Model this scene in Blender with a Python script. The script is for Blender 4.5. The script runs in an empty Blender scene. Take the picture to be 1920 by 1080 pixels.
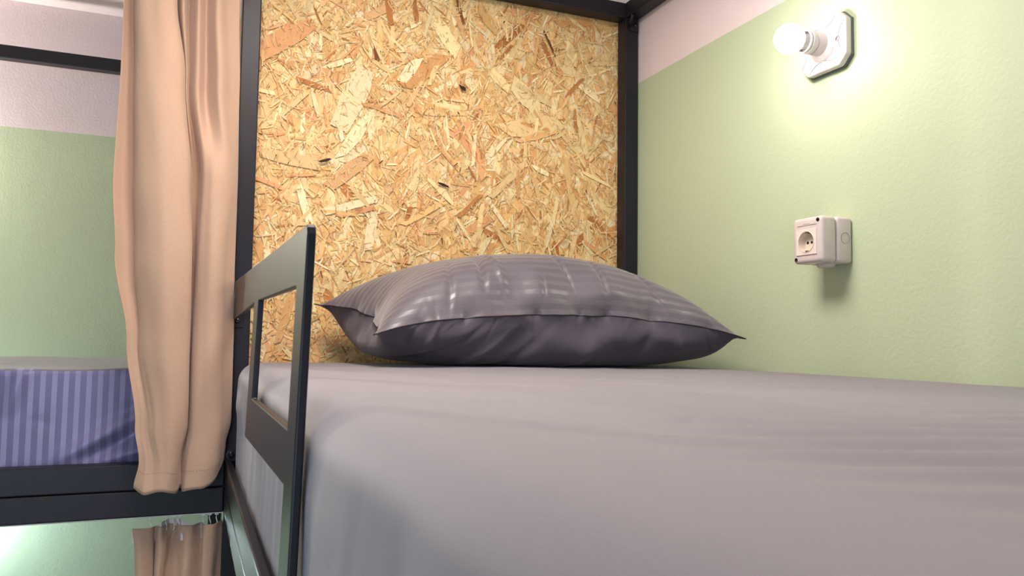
import bpy, bmesh, math, random
import numpy as np
from mathutils import Vector, Matrix, noise

S = bpy.context.scene
C = S.collection
# ------------------------------------------------------------------ camera
cam = bpy.data.cameras.new('camera')
cam.sensor_width = 36; cam.lens = 27.737
cam.clip_start = 0.02
cam.dof.use_dof = True; cam.dof.focus_distance = 1.35; cam.dof.aperture_fstop = 16
co = bpy.data.objects.new('camera', cam); C.objects.link(co)
R = Matrix(((0.9259, -0.0384, -0.3758), (-0.3776, -0.0567, -0.9242), (0.0142, 0.9977, -0.0670)))
R = R.to_quaternion().normalized().to_matrix()
co.matrix_world = Matrix.Translation((0, 0, 1.4)) @ R.to_4x4()
S.camera = co
# ------------------------------------------------------------------ view, world, room lights
S.view_settings.view_transform = 'Standard'; S.view_settings.look = 'None'
S.view_settings.gamma = 1; S.view_settings.use_curve_mapping = False
S.view_settings.exposure = 0.38
w = bpy.data.worlds.new('World'); S.world = w; w.use_nodes = True
w.node_tree.nodes['Background'].inputs[0].default_value = (0.62, 0.74, 1.0, 1)
w.node_tree.nodes['Background'].inputs[1].default_value = 2.4

def area(name, loc, target, sx, sy, power, col):
    l = bpy.data.lights.new(name, 'AREA'); l.shape = 'RECTANGLE'; l.size = sx; l.size_y = sy
    l.energy = power; l.color = col
    o = bpy.data.objects.new(name, l); C.objects.link(o); o.location = loc
    o.rotation_euler = (Vector(target) - Vector(loc)).to_track_quat('-Z', 'Y').to_euler()
    return o
# daylight entering by the window in the wall behind the camera
area('window_daylight', (-0.95, -1.76, 1.25), (-0.7, 1.0, 1.15), 1.05, 1.3, 16, (0.62, 0.74, 1.0))
# overhead fill over the bed's edge, from an added, unseen ceiling lamp
area('ceiling_fill', (0.17, 0.92, 2.385), (0.17, 0.92, 0), 0.5, 0.5, 17, (1.0, 0.88, 0.82))

# ------------------------------------------------------------------ helpers
def lin(c):
    return tuple(((x / 255) / 12.92 if x / 255 <= 0.04045 else ((x / 255 + 0.055) / 1.055) ** 2.4) for x in c) + (1,)

class Mat:
    def __init__(s, name):
        s.m = bpy.data.materials.new(name); s.m.use_nodes = True
        s.t = s.m.node_tree; s.b = s.t.nodes['Principled BSDF']
    def n(s, kind, **kw):
        x = s.t.nodes.new(kind)
        for k, v in kw.items():
            if k.startswith('i_'):
                key = k[2:]
                key = int(key) if key.isdigit() else key.replace('_', ' ')
                x.inputs[key].default_value = v
            else: setattr(x, k, v)
        return x
    def l(s, a, b): s.t.links.new(a, b)
    def coords(s, kind='Object', scale=(1, 1, 1)):
        tc = s.n('ShaderNodeTexCoord'); mp = s.n('ShaderNodeMapping'); mp.inputs['Scale'].default_value = scale
        s.l(tc.outputs[kind], mp.inputs[0]); return mp.outputs[0]
    def bump(s, fac, dist, strength=1.0, prev=None):
        b = s.n('ShaderNodeBump'); b.inputs['Strength'].default_value = strength; b.inputs['Distance'].default_value = dist
        s.l(fac, b.inputs['Height'])
        if prev: s.l(prev, b.inputs['Normal'])
        s.l(b.outputs[0], s.b.inputs['Normal']); return b.outputs[0]
    def noise(s, vec, scale, detail=3, rough=0.5):
        n = s.n('ShaderNodeTexNoise'); n.inputs['Scale'].default_value = scale
        n.inputs['Detail'].default_value = detail; n.inputs['Roughness'].default_value = rough
        s.l(vec, n.inputs['Vector']); return n.outputs['Fac']
    def mix(s, fac, a, b, blend='MIX'):
        m = s.n('ShaderNodeMix', data_type='RGBA', blend_type=blend)
        if hasattr(fac, 'links'): s.l(fac, m.inputs[0])
        else: m.inputs[0].default_value = fac
        for v, k in ((a, 6), (b, 7)):
            if hasattr(v, 'links'): s.l(v, m.inputs[k])
            else: m.inputs[k].default_value = v
        return m.outputs[2]
    def ramp(s, fac, stops):
        r = s.n('ShaderNodeValToRGB'); e = r.color_ramp.elements
        while len(e) < len(stops): e.new(0.5)
        for el, (p, c) in zip(e, stops): el.position = p; el.color = c
        s.l(fac, r.inputs[0]); return r.outputs[0]
    def set(s, **kw):
        for k, v in kw.items(): s.b.inputs[k.replace('_', ' ')].default_value = v
        return s

def plain(name, col, rough=0.5, metal=0.0, bump=None):
    m = Mat(name); m.set(Base_Color=lin(col), Roughness=rough, Metallic=metal)
    v = m.coords(); f = m.noise(v, 60, 3)
    cr = m.mix(m.ramp(f, [(0.3, (0.93, 0.93, 0.93, 1)), (0.7, (1, 1, 1, 1))]), (0, 0, 0, 1), lin(col))
    m.l(cr, m.b.inputs['Base Color'])
    if bump: m.bump(m.noise(v, bump[0], 2), bump[1])
    return m.m

def wall_mat(name, line):
    m = Mat(name)
    g = m.n('ShaderNodeNewGeometry'); sp = m.n('ShaderNodeSeparateXYZ'); m.l(g.outputs['Position'], sp.inputs[0])
    v = m.coords()
    wob = m.noise(v, 6, 2)
    a = m.n('ShaderNodeMath', operation='MULTIPLY_ADD'); m.l(wob, a.inputs[0]); a.inputs[1].default_value = 0.003; m.l(sp.outputs[2], a.inputs[2])
    gt = m.n('ShaderNodeMath', operation='GREATER_THAN'); m.l(a.outputs[0], gt.inputs[0]); gt.inputs[1].default_value = line + 0.0015
    n1 = m.noise(v, 3, 3)
    green = m.mix(n1, lin((183,197,164)), lin((189,203,170)))
    white = m.mix(n1, lin((224, 209, 210)), lin((232, 217, 218)))
    m.l(m.mix(gt.outputs[0], green, white), m.b.inputs['Base Color'])
    m.set(Roughness=0.55)
    m.b.inputs['Specular IOR Level'].default_value = 0.35
    nb = m.bump(m.noise(v, 150, 3, 0.6), 0.0007)
    m.bump(m.noise(v, 22, 2, 0.5), 0.0012, 0.5, nb)
    return m.m

def metal_mat():
    m = Mat('black_powder_coat')
    v = m.coords(scale=(1, 1, 1))
    f = m.noise(v, 40, 3)
    m.l(m.mix(f, (0.012, 0.011, 0.015, 1), (0.018, 0.017, 0.023, 1)), m.b.inputs['Base Color'])
    m.set(Roughness=0.40); m.b.inputs['Specular IOR Level'].default_value = 0.28
    m.bump(m.noise(v, 900, 2), 0.00012)
    return m.m

def cloth_mat(name, ca, cb, weave=1400, rough=0.85, sheen=0.25, slub=True, bumpd=0.0004, trans=0):
    m = Mat(name)
    v = m.coords()
    big = m.noise(v, 9, 3)
    if slub:
        v1 = m.coords(scale=(1, 1, 0.06)); v2 = m.coords(scale=(0.05, 0.05, 1))
        a = m.noise(v1, weave * 0.35, 2); b = m.noise(v2, weave * 0.35, 2)
        mm = m.n('ShaderNodeMath', operation='ADD'); m.l(a, mm.inputs[0]); m.l(b, mm.inputs[1])
        h = m.n('ShaderNodeMath', operation='MULTIPLY'); m.l(mm.outputs[0], h.inputs[0]); h.inputs[1].default_value = 0.5
        fine = h.outputs[0]
    else: fine = m.noise(v, weave, 2)
    c = m.mix(m.ramp(fine, [(0.35, (0, 0, 0, 1)), (0.65, (1, 1, 1, 1))]), lin(ca), lin(cb))
    c = m.mix(0.25, c, m.mix(big, lin(ca), lin(cb)))
    m.l(c, m.b.inputs['Base Color'])
    m.set(Roughness=rough); m.b.inputs['Sheen Weight'].default_value = sheen; m.b.inputs['Sheen Roughness'].default_value = 0.5
    m.b.inputs['Specular IOR Level'].default_value = 0.2
    m.bump(fine, bumpd, 0.5)
    return m

def stripe_mat(name, ca, cb, axis, period, ra=0.5, rb=0.3, wr=None):
    """sateen with woven stripes: the bright bands are a lighter and glossier weave"""
    m = Mat(name)
    uv = m.n('ShaderNodeUVMap'); uv.uv_map = 'UVMap'
    sp = m.n('ShaderNodeSeparateXYZ'); m.l(uv.outputs[0], sp.inputs[0])
    d = m.n('ShaderNodeMath', operation='DIVIDE'); m.l(sp.outputs[axis], d.inputs[0]); d.inputs[1].default_value = period
    fr = m.n('ShaderNodeMath', operation='FRACT'); m.l(d.outputs[0], fr.inputs[0])
    s = m.ramp(fr.outputs[0], [(0.0, (0, 0, 0, 1)), (0.04, (1, 1, 1, 1)), (0.46, (1, 1, 1, 1)), (0.5, (0, 0, 0, 1))])
    v = m.coords()
    n = m.noise(v, 14, 3)
    base = m.mix(s, lin(ca), lin(cb))
    dark = m.mix(m.ramp(n, [(0.3, (0, 0, 0, 1)), (0.7, (1, 1, 1, 1))]), lin(tuple(x * 0.93 for x in ca)), lin(ca))
    m.l(m.mix(s, dark, lin(cb)), m.b.inputs['Base Color'])
    r = m.n('ShaderNodeMapRange'); m.l(s, r.inputs[0]); r.inputs[3].default_value = ra; r.inputs[4].default_value = rb
    m.l(r.outputs[0], m.b.inputs['Roughness'])
    m.b.inputs['Specular IOR Level'].default_value = 0.5
    m.b.inputs['Sheen Weight'].default_value = 0.35
    m.bump(m.noise(v, 22, 2, 0.5), 0.0003, 0.3)
    return m.m

def flake_mat():
    m = Mat('wood_strands')
    at = m.n('ShaderNodeVertexColor'); at.layer_name = 'chip'
    uv = m.n('ShaderNodeUVMap'); uv.uv_map = 'UVMap'
    mp = m.n('ShaderNodeMapping'); mp.inputs['Scale'].default_value = (40, 900, 1); m.l(uv.outputs[0], mp.inputs[0])
    g = m.noise(mp.outputs[0], 1, 3, 0.6)
    gc = m.ramp(g, [(0.30, (0.66, 0.56, 0.44, 1)), (0.50, (1, 1, 1, 1)), (0.75, (1.0, 0.96, 0.88, 1))])
    m.l(m.mix(1.0, at.outputs[0], gc, 'MULTIPLY'), m.b.inputs['Base Color'])
    m.set(Roughness=0.6); m.b.inputs['Specular IOR Level'].default_value = 0.3
    m.bump(g, 0.0003)
    return m.m

def obj(name, me, mat=None, parent=None, smooth=False):
    o = bpy.data.objects.new(name, me); C.objects.link(o)
    if mat:
        for k in (mat if isinstance(mat, list) else [mat]): me.materials.append(k)
    if parent: o.parent = parent
    if smooth:
        me.polygons.foreach_set('use_smooth', [True] * len(me.polygons)); me.update()
    return o

def bmo(name, bm, mat, parent=None, smooth=False, angle=None):
    bmesh.ops.recalc_face_normals(bm, faces=bm.faces)
    me = bpy.data.meshes.new(name); bm.to_mesh(me); bm.free()
    o = obj(name, me, mat, parent, smooth)
    if angle: 
        me.polygons.foreach_set('use_smooth', [True] * len(me.polygons))
        me.set_sharp_from_angle(angle=math.radians(angle))
    return o

def box(bm, a, b, bev=0.0, seg=2, M=None):
    c = [(x + y) / 2 for x, y in zip(a, b)]; s = [abs(y - x) for x, y in zip(a, b)]
    r = bmesh.ops.create_cube(bm, size=1)
    for v in r['verts']: v.co = Vector((v.co.x * s[0] + c[0], v.co.y * s[1] + c[1], v.co.z * s[2] + c[2]))
    vs = r['verts']
    if bev:
        es = list({e for v in vs for e in v.link_edges})
        q = bmesh.ops.bevel(bm, geom=es, offset=bev, segments=seg, affect='EDGES', profile=0.5)
        vs = list({v for f in q['faces'] for v in f.verts} | {v for v in vs if v.is_valid})
    if M:
        for v in vs: v.co = M @ v.co
    return vs

def thing(name, label, cat, loc=(0, 0, 0), group=None):
    o = bpy.data.objects.new(name, None); C.objects.link(o); o.location = loc
    o.empty_display_size = 0.05
    return tag(o, label, cat, group)

def tag(o, label, cat, group=None):
    o['label'] = label; o['category'] = cat
    if group: o['group'] = group
    return o

def part(name, bm, mat, root, smooth=False, angle=None, parent=None):
    """world-space bmesh made local to its thing (roots are unrotated) and parented"""
    L = Vector(root.location)
    if parent is not None and parent is not root: L = Vector(root.location)
    for v in bm.verts: v.co -= L
    return bmo(name, bm, mat, parent or root, smooth, angle)

def lathe(bm, prof, seg=48, M=Matrix()):
    """prof: (radius, height) points along local +Z"""
    rings = []
    for r, h in prof:
        if r < 1e-6: rings.append([bm.verts.new(M @ Vector((0, 0, h)))])
        else: rings.append([bm.verts.new(M @ Vector((r * math.cos(2 * math.pi * i / seg), r * math.sin(2 * math.pi * i / seg), h))) for i in range(seg)])
    for a, b in zip(rings, rings[1:]):
        for i in range(seg):
            j = (i + 1) % seg
            if len(a) == 1 and len(b) == 1: continue
            if len(a) == 1: bm.faces.new((a[0], b[i], b[j]))
            elif len(b) == 1: bm.faces.new((a[i], b[0], a[j]))
            else: bm.faces.new((a[i], b[i], b[j], a[j]))

def tube(bm, pts, r, seg=8, closed=False):
    n = len(pts); rings = []
    for i, p in enumerate(pts):
        p = Vector(p)
        a = Vector(pts[(i - 1) % n if closed else max(i - 1, 0)]); b = Vector(pts[(i + 1) % n if closed else min(i + 1, n - 1)])
        t = (b - a).normalized() if (b - a).length > 1e-9 else Vector((0, 0, 1))
        u = t.cross(Vector((0, 0, 1)))
        if u.length < 0.1: u = t.cross(Vector((1, 0, 0)))
        u.normalize(); v = t.cross(u)
        rings.append([bm.verts.new(p + r * (math.cos(2 * math.pi * k / seg) * u + math.sin(2 * math.pi * k / seg) * v)) for k in range(seg)])
    m = n if closed else n - 1
    for i in range(m):
        a, b = rings[i], rings[(i + 1) % n]
        for k in range(seg): bm.faces.new((a[k], a[(k + 1) % seg], b[(k + 1) % seg], b[k]))
    if not closed:
        bm.faces.new(rings[0]); bm.faces.new(rings[-1])

MX = Matrix.Rotation(math.radians(-90), 4, 'Y')      # local +Z -> world -X (out of the right wall)
METAL = metal_mat()
STEEL = plain('zinc_screw', (150, 150, 155), 0.35, 0.9)
BOLT = plain('dark_bolt', (60, 60, 66), 0.3, 0.8)

# ------------------------------------------------------------------ room
X0, X1, Y0, Y1, ZC = -2.15, 1.062, -1.80, 2.90, 2.47
LINE = 2.078
WM = wall_mat('painted_plaster', LINE)
WM_B = wall_mat('painted_plaster_back', 2.058)
def struct(name, bm, mat):
    o = bmo(name, bm, mat); o['kind'] = 'structure'; return o
T = 0.12
bm = bmesh.new(); box(bm, (X1, Y0 - T, 0), (X1 + T, Y1 + T, ZC)); struct('wall_right', bm, WM)
bm = bmesh.new(); box(bm, (X0, Y1, 0), (X1, Y1 + T, ZC)); struct('wall_back', bm, WM_B)
bm = bmesh.new(); box(bm, (X0 - T, Y0 - T, 0), (X0, Y1 + T, ZC)); struct('wall_left', bm, WM)
WX0, WX1, WZ0, WZ1 = -1.50, -0.40, 0.55, 1.95
bm = bmesh.new()
box(bm, (X0, Y0 - T, 0), (WX0, Y0, ZC)); box(bm, (WX1, Y0 - T, 0), (X1, Y0, ZC))
box(bm, (WX0, Y0 - T, 0), (WX1, Y0, WZ0)); box(bm, (WX0, Y0 - T, WZ1), (WX1, Y0, ZC))
struct('wall_front', bm, WM)
bm = bmesh.new()
for a, b in (((WX0, WZ0), (WX1, WZ0 + 0.05)), ((WX0, WZ1 - 0.05), (WX1, WZ1)), ((WX0, WZ0 + 0.05), (WX0 + 0.05, WZ1 - 0.05)), ((WX1 - 0.05, WZ0 + 0.05), (WX1, WZ1 - 0.05)), ((-0.98, WZ0 + 0.05), (-0.92, WZ1 - 0.05))):
    box(bm, (a[0], Y0 - 0.09, a[1]), (b[0], Y0 - 0.04, b[1]), 0.004)
struct('window_1', bm, plain('window_frame_white', (225, 225, 222), 0.4))
CEILM = plain('ceiling_paint', (238, 226, 226), 0.8, bump=(90, 0.0006))
bm = bmesh.new(); box(bm, (X0 - T, Y0 - T, ZC), (X1 + T, Y1 + T, ZC + T)); struct('ceiling', bm, CEILM)
fm = Mat('floor_tiles'); bt = fm.n('ShaderNodeTexBrick', offset=0.0); fm.l(fm.coords(), bt.inputs['Vector'])
bt.inputs['Color1'].default_value = lin((170, 160, 150)); bt.inputs['Color2'].default_value = lin((160, 151, 142)); bt.inputs['Mortar'].default_value = lin((110, 105, 100))
bt.inputs['Scale'].default_value = 2.5; bt.inputs['Mortar Size'].default_value = 0.008; bt.inputs['Brick Width'].default_value = 1; bt.inputs['Row Height'].default_value = 1
fm.l(bt.outputs[0], fm.b.inputs['Base Color']); fm.set(Roughness=0.35)
bm = bmesh.new(); box(bm, (X0 - T, Y0 - T, -0.1), (X1 + T, Y1 + T, 0)); struct('floor', bm, fm.m)

cl = thing('added_ceiling_lamp', 'added flat square white ceiling lamp over the right bunk bed, out of view', 'lamp', (0.17, 0.92, ZC))  # unseen fixture, added and positioned to light bed and pillow from above
bm = bmesh.new(); box(bm, (-0.10, 0.65, ZC - 0.06), (0.44, 1.19, ZC - 0.001), 0.008); part('housing', bm, plain('lamp_housing', (235, 235, 235), 0.4), cl)
em = Mat('lamp_diffuser'); em.set(Base_Color=(0.9, 0.9, 0.9, 1), Emission_Color=(1, 0.82, 0.70, 1), Emission_Strength=4.0)
bm = bmesh.new(); box(bm, (-0.08, 0.67, ZC - 0.072), (0.42, 1.17, ZC - 0.0595), 0.003); part('diffuser', bm, em.m, cl)

# ------------------------------------------------------------------ right bunk bed
bed = thing('bunk_bed', 'black metal bunk bed with strand board head panel, against the right wall', 'bed', (0.57, 0.8, 0))
ZT0, ZT1 = 2.245, 2.285
RZ0, RZM, RZ1 = 1.040, 1.092, 1.145
PX0, PX1, QX0, QX1 = 0.078, 0.117, 1.020, 1.059
PY0, PY1 = 1.750, 1.790
def post(x0, x1, y0, y1, root=bed, z1=ZT0):
    bm = bmesh.new(); box(bm, (x0, y0, 0), (x1, y1, z1 - 0.0005), 0.0025); part('post', bm, METAL, root)
for a in ((PX0, PX1, PY0, PY1), (QX0, QX1, PY0, PY1), (PX0, PX1, -0.19, -0.15), (QX0, QX1, -0.19, -0.15)): post(*a)
def rail(name, a, b, root=bed, bev=0.0025):
    bm = bmesh.new(); box(bm, a, b, bev); return part(name, bm, METAL, root)
rail('top_rail', (PX0, PY0, ZT0), (QX1, PY1, ZT1))
rail('top_rail', (PX0, -0.19, ZT0), (QX1, -0.15, ZT1))
rail('top_rail', (QX0, -0.1495, ZT0), (QX1, PY0 - 0.0005, ZT1))
rail('top_rail', (PX0, -0.1495, ZT0), (PX1, PY0 - 0.0005, ZT1))
def side_rail(x0, x1, y0, y1, root=bed):
    bm = bmesh.new()
    box(bm, (x0, y0, RZ0), (x1, y1, RZM - 0.0008), 0.0028); box(bm, (x0, y0, RZM + 0.0008), (x1, y1, RZ1), 0.0028)
    part('side_rail', bm, METAL, root)
side_rail(PX0, 0.0915, -0.1495, PY0 - 0.0005)
side_rail(QX0 + 0.026, QX1, -0.1495, PY0 - 0.0005)
side_rail(PX1 + 0.0005, QX0 - 0.0005, PY0 + 0.01, PY1)
for k in range(12):
    y = -0.08 + k * 0.155
    bm = bmesh.new(); box(bm, (0.092, y, 1.050), (QX0 + 0.0255, y + 0.06, 1.068), 0.002); part('slat', bm, METAL, bed)
# guard: one welded frame of flat bar bolted between the post and the side rail
def guard():
    bm = bmesh.new()
    out = [(1.749, 1.517), (0.649, 1.4915), (0.644, 1.4890), (0.642, 1.484), (0.624, 1.05), (0.690, 1.05), (0.692, 1.2765), (1.178, 1.2605), (1.168, 1.4485), (1.749, 1.4360)]
    win = [(1.098, 1.449), (0.690, 1.4435), (0.690, 1.3235), (1.098, 1.3195)]
    th = 0.0075
    def P(y, z, d): return Vector((0.0705 + 0.03 * (z - 1.05) + d, y, z))
    tris = None
    vo = [bm.verts.new(P(*p, 0)) for p in out]; vi = [bm.verts.new(P(*p, 0)) for p in win]
    eo = [bm.edges.new((vo[i], vo[(i + 1) % len(vo)])) for i in range(len(vo))]
    ei = [bm.edges.new((vi[i], vi[(i + 1) % 4])) for i in range(4)]
    bmesh.ops.triangle_fill(bm, edges=eo + ei, use_beauty=True)
    f = list(bm.faces)
    r = bmesh.ops.extrude_face_region(bm, geom=f)
    for v in [g for g in r['geom'] if isinstance(g, bmesh.types.BMVert)]: v.co.x += th
    bmesh.ops.recalc_face_normals(bm, faces=bm.faces)
    bmesh.ops.dissolve_limit(bm, angle_limit=0.01, verts=bm.verts, edges=bm.edges)
    sharp = [e for e in bm.edges if len(e.link_faces) == 2 and e.calc_face_angle(0) > 1.0]
    bmesh.ops.bevel(bm, geom=sharp, offset=0.0016, segments=3, affect='EDGES', profile=0.5)
    return part('guard', bm, METAL, bed)
gd = guard()
def bolt(loc, direction, root, parent=None, name='bolt', r=0.0065):
    q = Vector(direction).to_track_quat('Z', 'Y').to_matrix().to_4x4()
    M = Matrix.Translation(loc) @ q
    bm = bmesh.new()
    lathe(bm, [(0, 0), (r * 1.5, 0), (r * 1.5, 0.0012), (r, 0.0014), (r, 0.003), (r * 0.8, 0.0045), (r * 0.45, 0.0052), (r * 0.42, 0.003), (0, 0.003)], 20, M)
    return part(name, bm, BOLT, root, angle=35, parent=parent)
for x, z in ((0.090, 1.434), (0.087, 1.157)):
    bm = bmesh.new(); box(bm, (x - 0.011, PY0 - 0.0025, z - 0.014), (x + 0.013, PY0 + 0.0005, z + 0.014), 0.001); part('bracket', bm, METAL, bed)
    bolt((x + 0.001, PY0 - 0.0025, z), (0, -1, 0), bed)
# corner bracket under the top rails at the wall
bm = bmesh.new()
vs = [bm.verts.new(p) for p in ((QX0 + 0.002, PY0 - 0.003, ZT0), (QX1 - 0.002, PY0 - 0.003, ZT0), (QX1 - 0.002, PY0 - 0.003, ZT0 - 0.034), (QX0 + 0.014, PY0 - 0.003, ZT0 - 0.034), (QX0 + 0.002, PY0 - 0.003, ZT0 - 0.018))]
f = bm.faces.new(vs); r = bmesh.ops.extrude_face_region(bm, geom=[f])
for v in [g for g in r['geom'] if isinstance(g, bmesh.types.BMVert)]: v.co.y += 0.0032
part('bracket', bm, METAL, bed)
bm = bmesh.new()
tube(bm, [(QX0 + 0.004, PY0 - 0.03, ZT0 - 0.002), (QX0 + 0.010, PY0 - 0.002, ZT0 - 0.022)], 0.004, 8); part('brace', bm, METAL, bed, smooth=True)
bolt((QX0 + 0.029, PY0 - 0.003, ZT0 - 0.018), (0, -1, 0), bed, r=0.005)
bolt((QX0 + 0.010, PY0 - 0.003, ZT0 - 0.019), (0, -1, 0), bed, r=0.003)
# fine vertical weld line on the posts' outer edge
# --- strand board panel: a board with thousands of pressed strands as its front surface
FR, FZ = (PX0 + 0.004, QX1 - 0.002), (1.146, ZT0 + 0.012)
bm = bmesh.new(); box(bm, (PX0, 1.7985, 1.13), (QX1, 1.8095, ZT1), 0.0)
WOODB = plain('strand_board_core', (226, 184, 118), 0.7)
panel = part('head_panel', bm, WOODB, bed)
def strands():
    rnd = random.Random(11)
    V, F, COL, UV = [], [], [], []
    pal = [[(246, 224, 168), (250, 232, 186), (243, 217, 158), (240, 210, 150)],
           [(236, 198, 134), (232, 190, 122), (238, 204, 146)],
           [(232, 182, 122), (226, 170, 108), (236, 190, 134), (224, 168, 116)],
           [(184, 122, 66), (196, 134, 78)],
           [(128, 78, 42), (110, 66, 36)],
           [(66, 36, 24), (50, 28, 20)]]
    state = {'d': 0.0}
    def add(cx, cz, L, W, a, col, ragged=0.25):
        state['d'] += 5.5e-7
        y = 1.7985 - state['d'] - 0.0002
        n = 5
        top, bot = [], []
        taper = rnd.uniform(0.1, 0.45)
        for i in range(n):
            t = i / (n - 1) - 0.5
            wv = W * 0.5 * (1 - taper * abs(2 * t) ** 2 * rnd.uniform(0.6, 1.3))
            e = L * ragged * 0.12
            top.append((t * L + rnd.uniform(-e, e), wv * rnd.uniform(0.85, 1.1)))
            bot.append((t * L + rnd.uniform(-e, e), -wv * rnd.uniform(0.85, 1.1)))
        top[0] = (top[0][0] - rnd.uniform(0, 0.8) * W, top[0][1]); bot[-1] = (bot[-1][0] + rnd.uniform(0, 0.8) * W, bot[-1][1])
        pts = top + bot[::-1]
        ca, sa = math.cos(a), math.sin(a); b0 = len(V)
        ox, oy = rnd.uniform(0, 50), rnd.uniform(0, 50)
        k = []
        for p in pts:
            X = cx + p[0] * ca - p[1] * sa; Z = cz + p[0] * sa + p[1] * ca
            X = min(max(X, FR[0]), FR[1]); Z = min(max(Z, FZ[0]), FZ[1])
            V.append((X, y, Z)); k.append((p[0] + ox, p[1] + oy))
        F.append(tuple(range(b0, b0 + len(pts)))); UV.append(k)
        base = rnd.choice(pal[col]); s = rnd.uniform(0.93, 1.05)
        COL.append(lin(tuple(min(255, c * s) for c in base)))
    def ang():
        return math.radians(rnd.gauss(90, 34)) if rnd.random() < 0.62 else rnd.uniform(0, math.pi)
    def pos(): return rnd.uniform(*FR), rnd.uniform(*FZ)
    for _ in range(1500):
        add(*pos(), rnd.uniform(0.03, 0.09), rnd.uniform(0.008, 0.022), ang(), rnd.choices((0, 1, 2), (5, 4, 1.6))[0])
    for _ in range(520):
        add(*pos(), rnd.uniform(0.05, 0.11), rnd.uniform(0.012, 0.026), ang(), rnd.choices((0, 1, 2, 3), (6, 3, 2.6, 0.3))[0])
    for _ in range(5200):
        add(*pos(), rnd.uniform(0.012, 0.045), rnd.uniform(0.0012, 0.0055), ang(), rnd.choices((0, 1, 2, 3), (6, 4, 2.4, 0.5))[0], 0.5)
    big = [(0.12, 2.029, 0.214, 2.105, 0.0487, 2), (0.354, 2.021, 0.3, 1.882, 0.0599, 0), (0.357, 1.905, 0.308, 1.824, 0.0323, 0), (0.524, 2.167, 0.575, 2.102, 0.0357, 0), (0.531, 2.077, 0.46, 2.007, 0.0364, 2), (0.477, 2.063, 0.442, 2.011, 0.0284, 0), (0.364, 1.819, 0.282, 1.748, 0.0321, 2), (0.714, 1.923, 0.85, 1.958, 0.0491, 0), (0.74, 1.898, 0.85, 1.937, 0.0164, 2), (0.732, 2.038, 0.794, 1.988, 0.0478, 0), (0.735, 2.041, 0.821, 2.006, 0.0165, 0), (0.603, 1.929, 0.651, 1.799, 0.0211, 2), (0.509, 1.959, 0.59, 1.963, 0.0144, 2), (0.498, 1.94, 0.59, 1.951, 0.0156, 0), (0.55, 1.928, 0.558, 1.862, 0.013, 0), (0.482, 1.824, 0.478, 1.712, 0.0153, 0), (0.762, 1.846, 0.671, 1.752, 0.0187, 0), (0.13, 1.806, 0.254, 1.791, 0.0276, 0), (0.273, 1.685, 0.384, 1.722, 0.0196, 0), (0.603, 1.655, 0.665, 1.696, 0.0235, 2), (0.456, 1.67, 0.551, 1.729, 0.014, 1), (0.666, 2.066, 0.712, 2.028, 0.0243, 0), (0.897, 2.073, 0.969, 2.03, 0.017, 0), (0.356, 2.151, 0.408, 2.184, 0.0205, 2), (0.401, 2.201, 0.412, 2.143, 0.0155, 3), (0.467, 2.206, 0.475, 2.154, 0.0131, 3), (0.808, 2.19, 0.84, 2.131, 0.007, 4), (0.573, 2.232, 0.593, 2.173, 0.008, 4), (0.375, 2.092, 0.382, 2.048, 0.0114, 4), (0.586, 2.013, 0.597, 2.009, 0.0106, 5), (0.847, 2.216, 0.939, 2.237, 0.0256, 2), (0.838, 1.702, 0.819, 1.638, 0.0135, 0), (0.906, 1.977, 0.935, 1.877, 0.0168, 0), (0.258, 1.797, 0.279, 1.805, 0.0061, 5), (0.535, 1.773, 0.559, 1.766, 0.0064, 5), (0.15, 1.591, 0.159, 1.486, 0.0164, 0), (0.204, 1.488, 0.179, 1.393, 0.0211, 2), (0.645, 1.671, 0.618, 1.617, 0.0182, 0), (0.873, 1.865, 0.905, 1.702, 0.0193, 1), (0.383, 1.691, 0.372, 1.604, 0.0247, 0), (0.239, 1.656, 0.213, 1.738, 0.0192, 0), (0.678, 2.169, 0.635, 2.216, 0.0271, 1)]
    for x0, z0, x1, z1, wd, c in big:
        if c == 5: continue
        L = math.hypot(x1 - x0, z1 - z0)
        add((x0 + x1) / 2, (z0 + z1) / 2, L, wd, math.atan2(z1 - z0, x1 - x0), c, 0.3)
    for _ in range(260):
        add(*pos(), rnd.uniform(0.03, 0.08), rnd.uniform(0.004, 0.013), ang(), rnd.choices((0, 1, 2, 3), (6, 2, 3, 0.5))[0])
    def hair(num, L0, L1, W0, W1, cols, wts):
        for _ in range(num): add(*pos(), rnd.uniform(L0, L1), rnd.uniform(W0, W1), ang(), rnd.choices(cols, wts)[0], 0.5)
    hair(6500, 0.006, 0.022, 0.0006, 0.0020, (0, 1, 2, 3), (6, 3, 3, 1))
    hair(3200, 0.003, 0.014, 0.0003, 0.0008, (3, 4), (4, 2))
    hair(800, 0.002, 0.006, 0.0006, 0.0018, (4, 5), (2, 2))
    hair(34, 0.006, 0.016, 0.0016, 0.0032, (4, 5), (2, 2))
    for x0, z0, x1, z1, wd, c in big:
        if c == 5: add((x0 + x1) / 2, (z0 + z1) / 2, math.hypot(x1 - x0, z1 - z0), wd, math.atan2(z1 - z0, x1 - x0), 5, 0.3)
    me = bpy.data.meshes.new('strands')
    L = Vector(bed.location)
    me.from_pydata([tuple(Vector(v) - L) for v in V], [], F)
    uvl = me.uv_layers.new(name='UVMap'); cl_ = me.color_attributes.new('chip', 'FLOAT_COLOR', 'CORNER')
    i = 0; ua = []; ca_ = []
    for k, c in zip(UV, COL):
        for u in k: ua += [u[0], u[1]]; ca_ += c
    uvl.data.foreach_set('uv', ua); cl_.data.foreach_set('color', ca_)
    me.materials.append(flake_mat())
    o = bpy.data.objects.new('strand_surface', me); C.objects.link(o); o.parent = panel
    return o
strands()

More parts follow.
